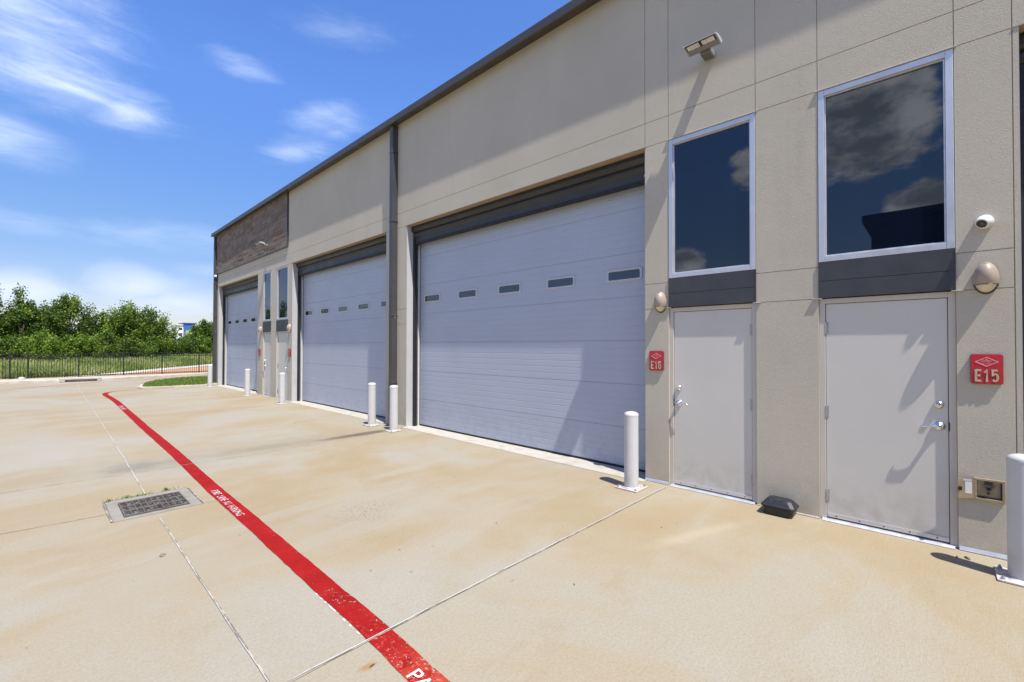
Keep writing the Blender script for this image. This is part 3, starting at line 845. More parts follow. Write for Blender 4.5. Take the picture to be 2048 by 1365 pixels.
f.rings([[(-.020, yb+.001, za+.008), (-.022, yb+.001, za+.008), (-.022, yb+.001, zb-.012), (-.020, yb+.001, zb-.012)][::1],
         [(-.040, yb+.096, za-.008), (-.044, yb+.096, za-.008), (-.044, yb+.096, zb-.020), (-.040, yb+.096, zb-.020)]])
lid = f.build('lid', M['brass'], hb, bevel=.002)
f = MB(); f.add([(-.0262, yb+.012, .492), (-.0352, yb+.052, .490), (-.0352, yb+.052, .588), (-.0262, yb+.012, .592)], [(0,1,2,3)])
f.add([(-.0268, yb+.015, .597), (-.0372, yb+.062, .594), (-.0372, yb+.062, .606), (-.0268, yb+.015, .609)], [(0,1,2,3)]); f.build('sticker', M['paper'], lid)
f = MB(); f.lathe([(.010, 0), (.012, -.02), (.008, -.035), (0, -.036)], (-.040, yb+.084, .528), 'x', 14); f.box(-.066, -.05, yb+.070, yb+.094, .515, .545); f.build('latch', M['lens_dark'], lid)

# ------------------------------------------------------------------ things standing on the concrete
def bollard(x, y, label, h=.92):
    t = thing('bollard', label, 'bollard', (x, y, 0), 'white bollards along the doors')
    p = MB(); r = .084
    p.lathe([(r, .012), (r, h-.045)], (x, y, 0), 'z', 40, 0, False, False)
    p.build('pipe', M['white'], t, smooth=True)
    c = MB(); c.lathe([(r+.0015, h-.05), (r+.0015, h-.036), (r*.96, h-.022), (r*.72, h-.008), (r*.4, h-.001), (0, h)], (x, y, 0), 'z', 40, 0, False, True)
    c.build('cap', M['white'], t, smooth=True)
    b = MB(); b.box(x-.145, x+.145, y-.145, y+.145, .003, .016)
    b.lathe([(.10, .016), (.086, .026)], (x, y, 0), 'z', 32, 0, False, False)
    b.build('base_plate', M['white'], t, bevel=.003)
    for sx in (-1, 1):
        for sy in (-1, 1):
            q = MB(); q.lathe([(.014, .016), (.014, .027), (.007, .027), (.007, .040), (0, .041)], (x+sx*.115, y+sy*.115, 0), 'z', 6)
            q.build('anchor_bolt', M['hinge'], t)
    return t
b0 = bollard(-.384, -.447, 'white pipe bollard at the right edge of the picture, beside the open hose box')
for x, y, lab in ((-.409, 2.70, 'white pipe bollard by the right edge of the nearest overhead door, below the E16 sign'),
                  (-.409, 7.98, 'white pipe bollard directly in front of the brown downspout'),
                  (-.395, 8.87, 'white pipe bollard before the right edge of the second overhead door, left of the downspout'),
                  (-.390, 14.07, 'white pipe bollard in front of the far pair of narrow doors'),
                  (-.395, 17.26, 'white pipe bollard in front of the farthest overhead door'),
                  (-.417, 22.07, 'white pipe bollard at the end of the lawn kerb by the far corner')):
    dup(b0, (x, y, 0), lab)

bx = thing('bait_box', 'black plastic rodent bait box on the concrete between the two near narrow doors', 'bait box', (-.13, 1.18, 0))
def oct_ring(hx, hy, c, z, ox=-.128, oy=1.183):
    return [(ox+px_, oy+py_, z) for px_, py_ in ((hx, hy-c), (hx-c, hy), (-hx+c, hy), (-hx, hy-c), (-hx, -hy+c), (-hx+c, -hy), (hx-c, -hy), (hx, -hy+c))]
b = MB(); b.rings([oct_ring(.098, .125, .02, .004), oct_ring(.108, .142, .024, .075), oct_ring(.118, .150, .026, .080), oct_ring(.118, .150, .026, .090)])
b.build('base', M['bait'], bx, bevel=.004)
b = MB(); b.rings([oct_ring(.119, .151, .026, .0905), oct_ring(.119, .151, .026, .100), oct_ring(.112, .143, .026, .105), oct_ring(.075, .108, .03, .150), oct_ring(.066, .100, .03, .156)])
for yy in (1.12, 1.24): b.box(-.17, -.145, yy, yy+.02, .1552, .158)
b.build('lid', M['bait'], bx, bevel=.004)

# ------------------------------------------------------------------ ground
gz = MB(); gz.add([(-900,-900,-.06),(900,-900,-.06),(900,900,-.06),(-900,900,-.06)], [(0,1,2,3)])
struct(gz.build('ground', M['soil']))
def kerb_y(x): return 29.62 + .0055*(x+4.2)**2 + (.33*(x+3.3) if x > -3.3 else -.32*(x+4.6) if x < -4.6 else 0)
pv = MB()
xs_ = [-40, -25, -16, -12, -9] + [-8+.5*i for i in range(21)] + [3, 4, 5, 6, 8, 12, 16, 22]
pts = []
for x in xs_: pts.append((x, min(kerb_y(max(-9, min(x, 3))), 40), 0))
pv.add([(xs_[0], -40, 0)] + [(22, -40, 0)][::1] + pts[::-1], [tuple(range(len(pts)+2))])
struct(pv.build('pavement', M['concrete']))
# kerb, gravel verge and the sloping field behind the fence
kb = MB(); kr = []
for p in pts:
    x, y, _ = p
    kr.append([(x, y-.01, -.02), (x, y, .10), (x, y+.03, .125), (x, y+.16, .125), (x, y+.17, -.02)])
kb.rings(kr); struct(kb.build('kerb', M['kerb']))
gv = MB(); gvp = [(p[0], p[1]+.165, .11) for p in pts]
for i in range(len(pts)-1):
    gv.add([gvp[i], gvp[i+1], (gvp[i+1][0], max(34.0, gvp[i+1][1]+.3), .02), (gvp[i][0], max(34.0, gvp[i][1]+.3), .02)], [(0,1,2,3)])
struct(gv.build('gravel_verge', M['gravel']))
def field_z(y): return .0 + .075*max(0, min(y, 47)-33.8)
fd = MB()
yy_ = [33.9, 36, 38, 40, 42, 44, 47, 60, 120, 900]
for i in range(len(yy_)-1):
    a, b = yy_[i], yy_[i+1]
    fd.add([(-300, a, field_z(a)), (300, a, field_z(a)), (300, b, field_z(b)), (-300, b, field_z(b))], [(0,1,2,3)])
struct(fd.build('field', M['soil']))
def on_field(pts, dz): return [(x, y, field_z(y)+dz) for x, y in pts]
PTH = [(-9, 32.6), (-7, 33.0), (-4.62, 33.75), (-2.7, 34.75), (.31, 36.75), (2.98, 38.3), (6, 40.2), (12, 44)]
PTL = [(-9, 32.2), (-7, 32.6), (-4.3, 33.45), (-2.6, 34.2), (-1.0, 35.0), (.6, 36.0), (3.1, 37.4), (6, 39.2), (12, 43)]
pth = MB()
n = 24
def lerp_line(L, x):
    for (x0, y0), (x1, y1) in zip(L, L[1:]):
        if x0 <= x <= x1: return y0+(y1-y0)*(x-x0)/(x1-x0)
    return L[-1][1]
prev = None
for i in range(n+1):
    x = -6 + 18*i/n
    a, b = max(33.92, lerp_line(PTL, x)), max(33.98, lerp_line(PTH, x)+.05)
    cur = ((x, a, field_z(a)+.03), (x, b, field_z(b)+.03))
    if prev: pth.add([prev[0], cur[0], cur[1], prev[1]], [(0,1,2,3)])
    prev = cur
struct(pth.build('path', M['path']))
dr = MB(); prev = None
for i in range(31):
    x = -2.9 + 15*i/30
    a, b = 33.93, max(33.95, lerp_line(PTL, x)-.05)
    cur = ((x, a, field_z(a)+.02), (x, b, field_z(b)+.02))
    if prev: dr.add([prev[0], cur[0], cur[1], prev[1]], [(0,1,2,3)])
    prev = cur
struct(dr.build('dirt_bed', M['dirt']))

# threshold apron along the doors (paler strip of concrete)
for a, b in (OPEN0, OPEN1, OPEN2, OPEN3):
    ap = MB(); ap.add([(-.10, a-.02, .004), (.30, a-.02, .004), (.30, b+.02, .004), (-.10, b+.02, .004)], [(0,1,2,3)]); struct(ap.build('door_apron', M['threshold']))

# sealed joints in the slab
def strip(pts, w, z, wob=.004, seed=1):
    r_ = random.Random(seed); m = MB(); L = []
    for (x0, y0), (x1, y1) in zip(pts, pts[1:]):
        k = max(1, int(math.hypot(x1-x0, y1-y0)/.12))
        for i in range(k): L.append((x0+(x1-x0)*i/k, y0+(y1-y0)*i/k))
    L.append(pts[-1])
    prev = None
    for i, (x, y) in enumerate(L):
        q = L[min(i+1, len(L)-1)]; p = L[max(i-1, 0)]
        dx, dy = q[0]-p[0], q[1]-p[1]; d = math.hypot(dx, dy); nx_, ny_ = -dy/d, dx/d
        ww = w*r_.uniform(.65, 1.25)/2; o_ = r_.uniform(-wob, wob)
        cur = ((x+nx_*(o_+ww), y+ny_*(o_+ww), z), (x+nx_*(o_-ww), y+ny_*(o_-ww), z))
        if prev: m.add([prev[0], cur[0], cur[1], prev[1]], [(0,1,2,3)])
        prev = cur
    return m
struct(strip([(-.125, 2.409), (-2.9, 2.415), (-4.46, 2.405), (-15.5, 2.40)], .0062, .008, .002, 1).build('pavement_joint', M['seal']))
struct(strip([(-4.50, -8), (-4.54, 2.49), (-4.52, 5.55), (-4.49, 5.80)], .006, .0085, .002, 2).build('pavement_joint', M['seal_old']))
struct(strip([(-4.493, -8), (-4.533, 2.49), (-4.513, 5.55), (-4.483, 5.80)], .0075, .006, .003, 12).build('pavement_joint', M['crack']))
struct(strip([(-.125, 2.400), (-2.9, 2.406), (-4.46, 2.396), (-15.5, 2.39)], .007, .0055, .003, 13).build('pavement_joint', M['crack']))  # dark line painted beside the white sealant for its thin shadow
struct(strip([(-4.50, 6.56), (-4.45, 9), (-4.35, 16), (-4.27, 23.6), (-4.10, 29.5)], .009, .0085, .003, 3).build('pavement_joint', M['seal_far']))
struct(strip([(-.5, 7.93), (-2, 7.90), (-3.2, 7.82), (-4.8, 7.85), (-15.5, 7.95)], .008, .006, .003, 4).build('pavement_joint', M['crack']))
struct(strip([(-4.86, 6.10), (-5.3, 6.14), (-7, 6.2), (-15, 6.3)], .008, .006, .006, 5).build('pavement_joint', M['crack']))
struct(strip([(-4.10, 5.79), (-3.80, 5.73)], .006, .006, .003, 6).build('pavement_joint', M['crack']))
struct(strip([(-6.2, 8.6), (-5.6, 8.9), (-5.2, 9.4), (-4.9, 9.5)], .003, .0045, .02, 31).build('pavement_crack', M['hair']))
struct(strip([(-.1, 15.9), (-15.5, 15.9)], .010, .006, .003, 7).build('pavement_joint', M['crack']))
struct(strip([(-.15, -3.1), (-15.5, -3.1)], .013, .006, .003, 8).build('pavement_joint', M['seal']))

# ---- red fire-lane stripe with stencilled words
SL = [(-4.25, -6.0), (-4.10, -1), (-3.958, 2.2), (-3.945, 3.05), (-3.918, 5.0), (-3.905, 6.3), (-3.878, 7.45), (-3.852, 8.7), (-3.832, 10.3), (-3.812, 12.2), (-3.78, 14), (-3.748, 15.9), (-3.72, 17.4), (-3.71, 18.6), (-3.732, 20.0), (-3.745, 20.9), (-3.70, 21.6), (-3.52, 22.15), (-3.25, 22.42), (-2.75, 22.50)]
def smooth_line(P, k=6):
    out = []
    for i in range(len(P)-1):
        p0, p1, p2, p3 = P[max(i-1,0)], P[i], P[i+1], P[min(i+2, len(P)-1)]
        for j in range(k):
            t = j/k
            out.append(tuple(.5*((2*p1[c])+(-p0[c]+p2[c])*t+(2*p0[c]-5*p1[c]+4*p2[c]-p3[c])*t*t+(-p0[c]+3*p1[c]-3*p2[c]+p3[c])*t**3) for c in (0,1)))
    out.append(P[-1]); return out
def stripe_mesh(P, w, z, jit, seed):
    r_ = random.Random(seed); m = MB()
    P = smooth_line(P); L = []
    for (x0, y0), (x1, y1) in zip(P, P[1:]):
        k = max(1, int(math.hypot(x1-x0, y1-y0)/.03))
        for i in range(k): L.append((x0+(x1-x0)*i/k, y0+(y1-y0)*i/k))
    L.append(P[-1])
    prev = None; ea = eb = 0
    for i, (x, y) in enumerate(L):
        q = L[min(i+1, len(L)-1)]; p = L[max(i-1, 0)]
        dx, dy = q[0]-p[0], q[1]-p[1]; d = math.hypot(dx, dy); nx_, ny_ = -dy/d, dx/d
        ea = .8*ea+r_.gauss(0, jit); eb = .8*eb+r_.gauss(0, jit)
        a, b = w/2+ea, -w/2+eb
        cur = ((x+nx_*a, y+ny_*a, z), (x+nx_*b, y+ny_*b, z))
        if prev: m.add([prev[0], cur[0], cur[1], prev[1]], [(0,1,2,3)])
        prev = cur
    return m
fs = stripe_mesh(SL, .150, .0042, .0012, 5).build('fire_lane_stripe', M['red'])
tag(fs, 'worn red painted fire lane stripe on the concrete with white stencilled words', 'road marking')
def stencil(x0, y0, y1, h, txt, mat, dx=0.):
    L = y0-y1; pos = 0.; tot = len(txt)
    for word in txt.split():
        a, b = pos/tot*L, (pos+len(word)-.15)/tot*L
        def W(u, v, o, a=a):
            return (x0 + v + dx*(u+a)/L, y0-a-u, .0082)
        text_mesh(word, h, b-a, W, 'lettering', mat, fs, 0, False)
        pos += len(word)+1
stencil(-3.955, 6.19, 5.08, .072, 'FIRE LANE NO PARKING', M['text_white'], -.02)
stencil(-4.000, 3.07, 1.42, .082, 'FIRE LANE NO PARKING', M['text_near'], -.06)
stencil(-3.800, 16.85, 15.72, .095, 'FIRE LANE NO PARKING', M['text_white'], -.015)
ow = strip([(-4.026, 3.12), (-4.032, 2.45)], .013, .0037, .003, 21).build('old_white_line', mat_worn('old_white_paint', (.60,.56,.52), .46, .53, 24), fs)
fk = stripe_mesh([(-9, 24.2), (-6.4, 25.9), (-4.4, 28.0), (-2.8, 28.5), (-.6, 29.6), (2, 31.0)], .14, .0042, .004, 9).build('fire_lane_stripe', mat_worn('faded_red_paint', (.45,.10,.07), .46, .58, 14))
tag(fk, 'faded red stripe along the far kerb by the storm inlet', 'road marking')

# ---- drain
dg = thing('storm_drain', 'square iron drain grate in a pale concrete collar, clogged with silt', 'storm drain', (-4.49, 6.1, 0))
cl = MB(); cl.rings([[(-4.85,5.77,.002),(-4.12,5.77,.002),(-4.12,6.55,.002),(-4.85,6.55,.002)],[(-4.845,5.775,.012),(-4.125,5.775,.012),(-4.125,6.545,.012),(-4.845,6.545,.012)]])
cl.build('collar', M['collar'], dg)
sl = MB(); sl.add([(-4.76,5.83,.0135),(-4.22,5.83,.0135),(-4.22,6.37,.0135),(-4.76,6.37,.0135)], [(0,1,2,3)]); sl.build('silt', M['silt'], dg)
gr = MB()
X0, X1, Y0_, Y1_ = -4.765, -4.215, 5.825, 6.375
gr.box(X0+.008, X0+.02, Y0_, Y1_, .012, .030); gr.box(X1-.02, X1-.008, Y0_, Y1_, .012, .030)
gr.box(X0+.02, X1-.02, Y0_+.008, Y0_+.02, .012, .030); gr.box(X0+.02, X1-.02, Y1_-.02, Y1_-.008, .012, .030)
for k in (1, 2): yk = Y0_+.02+k*.17; gr.box(X0+.02, X1-.02, yk-.008, yk+.008, .012, .028)
for k in range(1, 10): xk = X0+.02+k*.051; gr.box(xk-.0045, xk+.0045, Y0_+.02, Y1_-.02, .012, .026)
gr.build('grate', M['grate'], dg, bevel=.003)
cj = MB(); r_ = random.Random(4)
for (a, b) in (((-4.855, 6.565), (-4.115, 6.555)), ((-4.86, 6.56), (-4.86, 5.78)), ((-4.11, 6.55), (-4.11, 5.78))):
    q = strip([a, b], .014, .0135, .004, r_.randint(0, 99)); cj.add(q.v, q.f)
cj.build('collar_joint', M['crack'], dg)

def quads(name, V, mat, tint=None, parent=None):
    """V: (n,4,3) array of quads"""
    V = np.asarray(V, dtype=np.float32); n = len(V)
    me = bpy.data.meshes.new(name)
    me.vertices.add(n*4); me.vertices.foreach_set('co', V.reshape(-1))
    me.loops.add(n*4); me.loops.foreach_set('vertex_index', np.arange(n*4, dtype=np.int32))
    me.polygons.add(n); me.polygons.foreach_set('loop_start', np.arange(0, n*4, 4, dtype=np.int32)); me.polygons.foreach_set('loop_total', np.full(n, 4, dtype=np.int32))
    me.materials.append(mat); me.update(calc_edges=True); me.validate()
    o = link(name, me, parent)
    if tint is not None: add_tint(o, tint)
    return o

def blades(n, region, h0, h1, w, zf, seed, lean=.35):
    r = np.random.default_rng(seed)
    P = region(r, n); n = len(P)
    h = r.uniform(h0, h1, n); a = r.uniform(0, 2*np.pi, n)
    d = np.stack([np.cos(a), np.sin(a)], 1)
    l = r.normal(0, lean, (n, 2))*h[:, None]
    z0 = np.array([zf(y) for y in P[:, 1]])
    V = np.zeros((n, 4, 3))
    V[:, 0, :2] = P - d*w/2; V[:, 1, :2] = P + d*w/2; V[:, 0, 2] = V[:, 1, 2] = z0
    V[:, 2, :2] = P + l + d*w*.15; V[:, 3, :2] = P + l - d*w*.15; V[:, 2, 2] = V[:, 3, 2] = z0+h
    return V, r

# weeds around the drain
wr = np.random.default_rng(2)
def weed_region(r, n):
    t = r.uniform(0, 1, n)**1.0
    x = np.where(r.random(n) < .62, r.normal(-4.57, .085, n), np.where(r.random(n) < .5, r.normal(-4.80, .03, n), r.normal(-4.30, .06, n)))
    y = 6.562 + r.normal(0, .012, n)
    return np.stack([x, y], 1)
V, r = blades(130, weed_region, .008, .04, .009, lambda y: .008, 2, .8)
o = quads('weeds', V, M['grass'], r.random(len(V))); stuff(o, 'small green weeds growing in the joint behind the drain', 'weeds')
pt = thing('weed_plant', 'tiny leafy weed sprouting at the back edge of the drain collar', 'plant', (-4.31, 6.575, 0))
pr_ = np.random.default_rng(8); L = []
for k in range(26):
    a = pr_.uniform(0, 6.28); u = np.array([math.cos(a), math.sin(a), pr_.uniform(.3, 1.4)]); u /= np.linalg.norm(u); s_ = np.array([-math.sin(a), math.cos(a), 0])
    b = np.array([-4.31, 6.575, .008+pr_.uniform(0, .02)]); ln = pr_.uniform(.02, .04); w = .009
    L.append([b, b+u*ln*.5+s_*w, b+u*ln, b+u*ln*.5-s_*w])
quads('leaves', np.array(L), M['leaf_mid'], pr_.random(26), pt)

# debris: leaf bits and pebbles on the slab
dbm = MB(); r_ = random.Random(12)
spots = [(-4.646, 4.585, .030), (-3.254, 3.283, .012), (-.19, -.16, .03), (-.21, -.10, .022), (-2.55, 5.3, .014), (-1.6, 4.6, .010), (-3.4, 2.9, .01), (-2.3, 3.1, .012), (-2.7, 1.9, .013), (-1.9, 2.6, .011), (-1.3, 1.9, .01), (-2.05, 9.3, .02), (-1.4, 10.4, .02)]
spots += [(r_.uniform(-6, -.6), r_.uniform(1.2, 12), r_.uniform(.003, .008)) for _ in range(70)]
spots += [(-3.0+r_.gauss(0, .45), 4.3+r_.gauss(0, .35), r_.uniform(.003, .006)) for _ in range(110)]
for x, y, s_ in spots:
    a = r_.uniform(0, 3.14); ca, sa = math.cos(a), math.sin(a); e = r_.uniform(.3, .7)
    ring = [(x+s_*(ca*math.cos(t)-sa*e*math.sin(t)), y+s_*(sa*math.cos(t)+ca*e*math.sin(t)), .0045) for t in (0, 1.05, 2.09, 3.14, 4.19, 5.24)]
    top = [(x+(p[0]-x)*.6, y+(p[1]-y)*.6, .0045+s_*.4) for p in ring]
    dbm.rings([ring, top])
o = dbm.build('debris', M['crack']); stuff(o, 'scattered dark pebbles and leaf bits on the concrete', 'debris')

# ---- lawn island at the building's end
LK = [(-.50, 22.16), (-1.3, 22.24), (-2.35, 22.38), (-2.58, 22.50), (-2.66, 22.80), (-2.40, 24.3), (-1.80, 25.9), (-.70, 27.25), (.70, 27.8), (3, 28.4), (6, 28.8), (6, 23.05), (.0, 23.03), (-.02, 22.62), (-.50, 22.60)]
lk = MB(); 
cx_, cy_ = 0.5, 25.0
inner = [(x+(cx_-x)*.05, y+(cy_-y)*.05) for x, y in LK]
lk.rings([[(x, y, .004) for x, y in LK], [(x, y, .085) for x, y in LK], [(x+(cx_-x)*.012, y+(cy_-y)*.012, .095) for x, y in LK], [(x, y, .095) for x, y in inner]], 0, False, False)
struct(lk.build('lawn_kerb', M['kerb']))
lb = MB(); lb.add([(x, y, .092) for x, y in inner], [tuple(range(len(LK)))]); struct(lb.build('lawn_soil', M['lawn_base']))
def in_poly(px_, py_, P):
    c = False; j = len(P)-1
    for i in range(len(P)):
        if (P[i][1] > py_) != (P[j][1] > py_) and px_ < (P[j][0]-P[i][0])*(py_-P[i][1])/(P[j][1]-P[i][1])+P[i][0]: c = not c
        j = i
    return c
def lawn_region(r, n):
    out = []
    while len(out) < n:
        x, y = r.uniform(-2.7, 3.0), r.uniform(22, 28.4)
        if in_poly(x, y, inner): out.append((x, y))
    return np.array(out)
V, r = blades(26000, lawn_region, .04, .10, .022, lambda y: .09, 11, .4)
o = quads('lawn_grass', V, M['grass'], r.random(len(V))); stuff(o, 'short green grass on the kerbed lawn island at the building end', 'grass')
def meadow_region(r, n):
    x = r.uniform(-14, 12, n*2); y = 33.95+(r.random(n*2)**1.2)*13
    ok = np.array([yy > lerp_line(PTH, max(-9, min(xx, 11.9)))+.1 or xx < -4.8 for xx, yy in zip(x, y)])
    return np.stack([x, y], 1)[ok][:n]
V, r = blades(60000, meadow_region, .14, .42, .05, field_z, 12, .3)
nz_ = .5+.3*np.sin(V[:, 0, 0]*1.3+V[:, 0, 1]*.7)+r.normal(0, .22, len(V))
o = quads('meadow_grass', V, M['meadow'], np.clip(nz_, 0, 1)); stuff(o, 'tall pale green meadow grass behind the black fence', 'grass')

# ---- curb inlet, rock
ci = thing('curb_inlet', 'concrete curb inlet with a dark slot by the far fence', 'storm inlet', (-3.95, 29.7, 0))
c = MB(); c.box(-4.68, -3.24, 29.50, 30.6, .105, .17); c.box(-4.68, -4.50, 29.50, 30.6, .004, .105); c.box(-3.40, -3.24, 29.50, 30.6, .004, .105); c.box(-4.50, -3.40, 30.4, 30.6, .004, .105)
c.build('inlet_top', M['kerb'], ci, bevel=.015)
c = MB(); c.box(-4.50, -3.40, 29.62, 30.39, .003, .02); c.build('inlet_slot', M['black'], ci)
rk = MB(); rk.rings([[(-5.93+.13*math.cos(a)*(1+.2*math.sin(3*a)), 32.9+.11*math.sin(a), .03) for a in [i*.7 for i in range(9)]], [(-5.93+.12*math.cos(a), 32.9+.10*math.sin(a), .11) for a in [i*.7 for i in range(9)]], [(-5.92+.06*math.cos(a), 32.9+.05*math.sin(a), .15) for a in [i*.7 for i in range(9)]]])
o = rk.build('rock', M['path'], smooth=True); tag(o, 'pale rock lying at the foot of the black fence', 'rock')

# ---- black picket fence
fx = [-14.95, -13.1, -11.25, -9.4, -7.55, -6.34, -5.72, -3.86, -2.02, -.28, 1.57, 3.42, 5.27, 7.12]
FY = 33.62
fe = thing('picket_fence', 'black iron picket fence between the pavement and the meadow', 'fence', (-4, FY, .02))
for i, x in enumerate(fx):
    p = MB(); w = .034 if i in (5, 6) else .028
    p.box(x-w, x+w, FY-w, FY+w, .0, 1.36 if i in (5, 6) else 1.32); p.rings([[(x-w-.006, FY-w-.006, 1.362), (x+w+.006, FY-w-.006, 1.362), (x+w+.006, FY+w+.006, 1.362), (x-w-.006, FY+w+.006, 1.362)], [(x-.01, FY-.01, 1.385), (x+.01, FY-.01, 1.385), (x+.01, FY+.01, 1.385), (x-.01, FY+.01, 1.385)]] if i in (5, 6) else [[(x-w, FY-w, 1.321), (x+w, FY-w, 1.321), (x+w, FY+w, 1.321), (x-w, FY+w, 1.321)], [(x-.008, FY-.008, 1.335), (x+.008, FY-.008, 1.335), (x+.008, FY+.008, 1.335), (x-.008, FY+.008, 1.335)]])
    p.build('post', M['fence'], fe)
for x0, x1 in zip(fx, fx[1:]):
    p = MB(); a, b = x0+.03, x1-.03
    for zz in (.10, 1.10, 1.27): p.box(a, b, FY-.016, FY+.016, zz, zz+.032)
    k = max(2, round((b-a)/.102))
    for q in range(1, k):
        x = a+(b-a)*q/k; p.box(x-.0105, x+.0105, FY-.0105, FY+.0105, .05, 1.30)
    p.build('fence_panel', M['fence'], fe)

# ------------------------------------------------------------------ trees
def tree(name, x, y, H, W, nclump, leaf, label, cat='tree', seed=0, base=.12, per=115, ls=.15, shape=1.0, up=.5, group='trees beyond the fence'):
    r = np.random.default_rng(seed)
    z0 = field_z(y)-.05
    t = thing(name, label, cat, (x, y, z0), group)
    # trunk and limbs
    tb = MB(); nst = 1 if base > .1 else 3
    limbs = []
    for s_ in range(nst if cat == 'tree' else 4):
        a = r.uniform(0, 6.28); off = 0 if nst == 1 and cat == 'tree' else .15
        p0 = Vector((x+off*math.cos(a), y+off*math.sin(a), z0)); fork = Vector((x+.15*math.cos(a)*(1+off*5), y+.15*math.sin(a)*(1+off*5), z0+H*.34))
        rad = .035*H/2+.03
        tb.tube([p0, p0.lerp(fork, .5)+Vector((r.normal(0, .05), r.normal(0, .05), 0)), fork], [rad, rad*.8, rad*.62], 8)
        for k in range(5):
            b = r.uniform(0, 6.28); q = fork+Vector((math.cos(b)*W*r.uniform(.2, .4), math.sin(b)*W*r.uniform(.2, .4), H*r.uniform(.2, .5)))
            tb.tube([fork, fork.lerp(q, .5)+Vector((0, 0, H*.04)), q], [rad*.5, rad*.33, rad*.12], 6); limbs.append(q)
    tb.build('trunk', M['bark'], t, smooth=True)
    # clumps spread through an uneven crown
    C = []; lob = [(r.uniform(0, 6.28), r.uniform(.75, 1.2)) for _ in range(5)]
    zc = z0+H*(base+1)/2; hz = H*(1-base)/2
    while len(C) < nclump:
        v = r.normal(0, 1, 3); v /= np.linalg.norm(v); rad = r.uniform(.25, 1)**.45
        az = math.atan2(v[1], v[0])
        k = 1+.22*math.sin(2*az+lob[0][0])+.16*math.sin(3*az+lob[1][0])+.13*math.sin(4*v[2]+lob[2][0])
        wz = (1-.35*max(0, v[2])**1.5*shape)
        C.append((x+v[0]*rad*W/2*k*wz, y+v[1]*rad*W/2*k*wz, zc+v[2]*rad*hz*(.9+.16*math.sin(3*az+lob[3][0]))))
    C = np.array(C); ct = np.clip(r.normal(.40, .34, len(C)), 0, 1)  # wide tint spread: the dark clumps paint shaded gaps into the crown
    n = nclump*per; idx = np.repeat(np.arange(nclump), per)
    sp = (.055*W+.10)*r.uniform(.7, 1.3, nclump)[idx]
    g_ = r.normal(0, 1, (n, 3))
    # tufts stretched outwards and up
    cd = C-np.array([x, y, zc-hz*.4]); cd /= np.linalg.norm(cd, axis=1)[:, None]; cd[:, 2] += up; cd /= np.linalg.norm(cd, axis=1)[:, None]
    e = np.clip(r.normal(0, 1, n), -1.7, 1.7)*1.35
    P = C[idx]+g_*sp[:, None]*.52+cd[idx]*(e*sp*.7)[:, None]
    u = r.normal(0, 1, (n, 3))+cd[idx]*.7; u /= np.linalg.norm(u, axis=1)[:, None]
    w = np.cross(u, r.normal(0, 1, (n, 3))); w /= np.linalg.norm(w, axis=1)[:, None]
    s_ = ls*r.uniform(.55, 1.3, n)[:, None]
    V = np.stack([P-u*s_*.5, P+w*s_*.30, P+u*s_*.5, P-w*s_*.30], 1)
    V[:, :, 2] = np.maximum(V[:, :, 2], z0+.05)
    tint = np.clip(ct[idx]+r.normal(0, .14, n), 0, 1)
    quads('crown', V, M[leaf], tint, t)
    return t

T = tree
T('broadleaf_tree', -7.9, 45.5, 5.0, 3.2, 70, 'leaf_dark', 'tall dark green tree cut off by the left picture edge', seed=1, ls=.16)
T('broadleaf_tree', -6.15, 46.0, 4.55, 2.1, 56, 'leaf_dark', 'dark green tree with ragged crown, second from the left edge', seed=2, up=.8)
T('broadleaf_tree', -3.75, 46.0, 4.65, 3.0, 90, 'leaf_dark', 'full dark tree with pointed tufted top, left of centre in the row behind the fence', seed=23, up=1.1, shape=1.2)
T('broadleaf_tree', -4.95, 47.6, 3.6, 2.4, 50, 'leaf_dark', 'lower dark tree filling the dip between the two tallest crowns', seed=4)
T('broadleaf_tree', -2.1, 47.2, 3.3, 1.9, 44, 'leaf_dark', 'dark tree in the gap left of the broad rounded tree', seed=5)
T('broadleaf_tree', -.25, 46.0, 4.05, 3.5, 110, 'leaf_mid', 'broad rounded green tree in the middle of the row behind the fence', seed=6, shape=.8)
T('broadleaf_tree', 1.55, 46.8, 2.6, 2.0, 56, 'leaf_mid', 'medium green tree left of the distant blue and white building', seed=7)
T('broadleaf_tree', 3.10, 46.5, 1.45, 2.0, 50, 'leaf_mid', 'low green tree in front of the distant blue and white building', seed=8, base=.05)
T('broadleaf_tree', 4.75, 47.5, 3.0, 2.2, 60, 'leaf_mid', 'green tree touching the building corner', seed=9)
T('broadleaf_tree', 6.9, 48, 3.6, 3.0, 60, 'leaf_mid', 'green tree partly hidden behind the building corner', seed=10)
# shrubs in front
S = dict(cat='shrub', base=.0, group='shrubs at the edge of the wood')
T('shrub', -5.1, 41.6, 1.95, 2.2, 60, 'leaf_light', 'feathery yellow green shrub, the palest one near the left', seed=11, ls=.11, up=1.3, **S)
T('shrub', -3.25, 42.6, 1.75, 1.9, 46, 'leaf_light', 'bright green shrub right of the palest feathery one', seed=12, ls=.13, **S)
T('shrub', -6.75, 42.3, 1.8, 1.6, 36, 'leaf_mid', 'green shrub at the left picture edge below the tallest trees', seed=13, ls=.13, **S)
T('shrub', -2.1, 43.4, 2.3, 1.7, 46, 'leaf_mid', 'green shrub with pale tips left of the broad rounded tree', seed=14, ls=.13, **S)
T('shrub', -1.9, 42.3, 1.0, 2.2, 44, 'leaf_dark', 'dark low undergrowth shrub below the pale tipped shrub', seed=15, ls=.12, **S)
T('shrub', -.5, 42.6, 1.5, 2.0, 46, 'leaf_mid', 'green shrub under the left side of the broad rounded tree', seed=16, ls=.13, **S)
T('shrub', 1.0, 43.6, 1.7, 2.2, 50, 'leaf_mid', 'green shrub under the right side of the broad rounded tree', seed=17, ls=.13, **S)
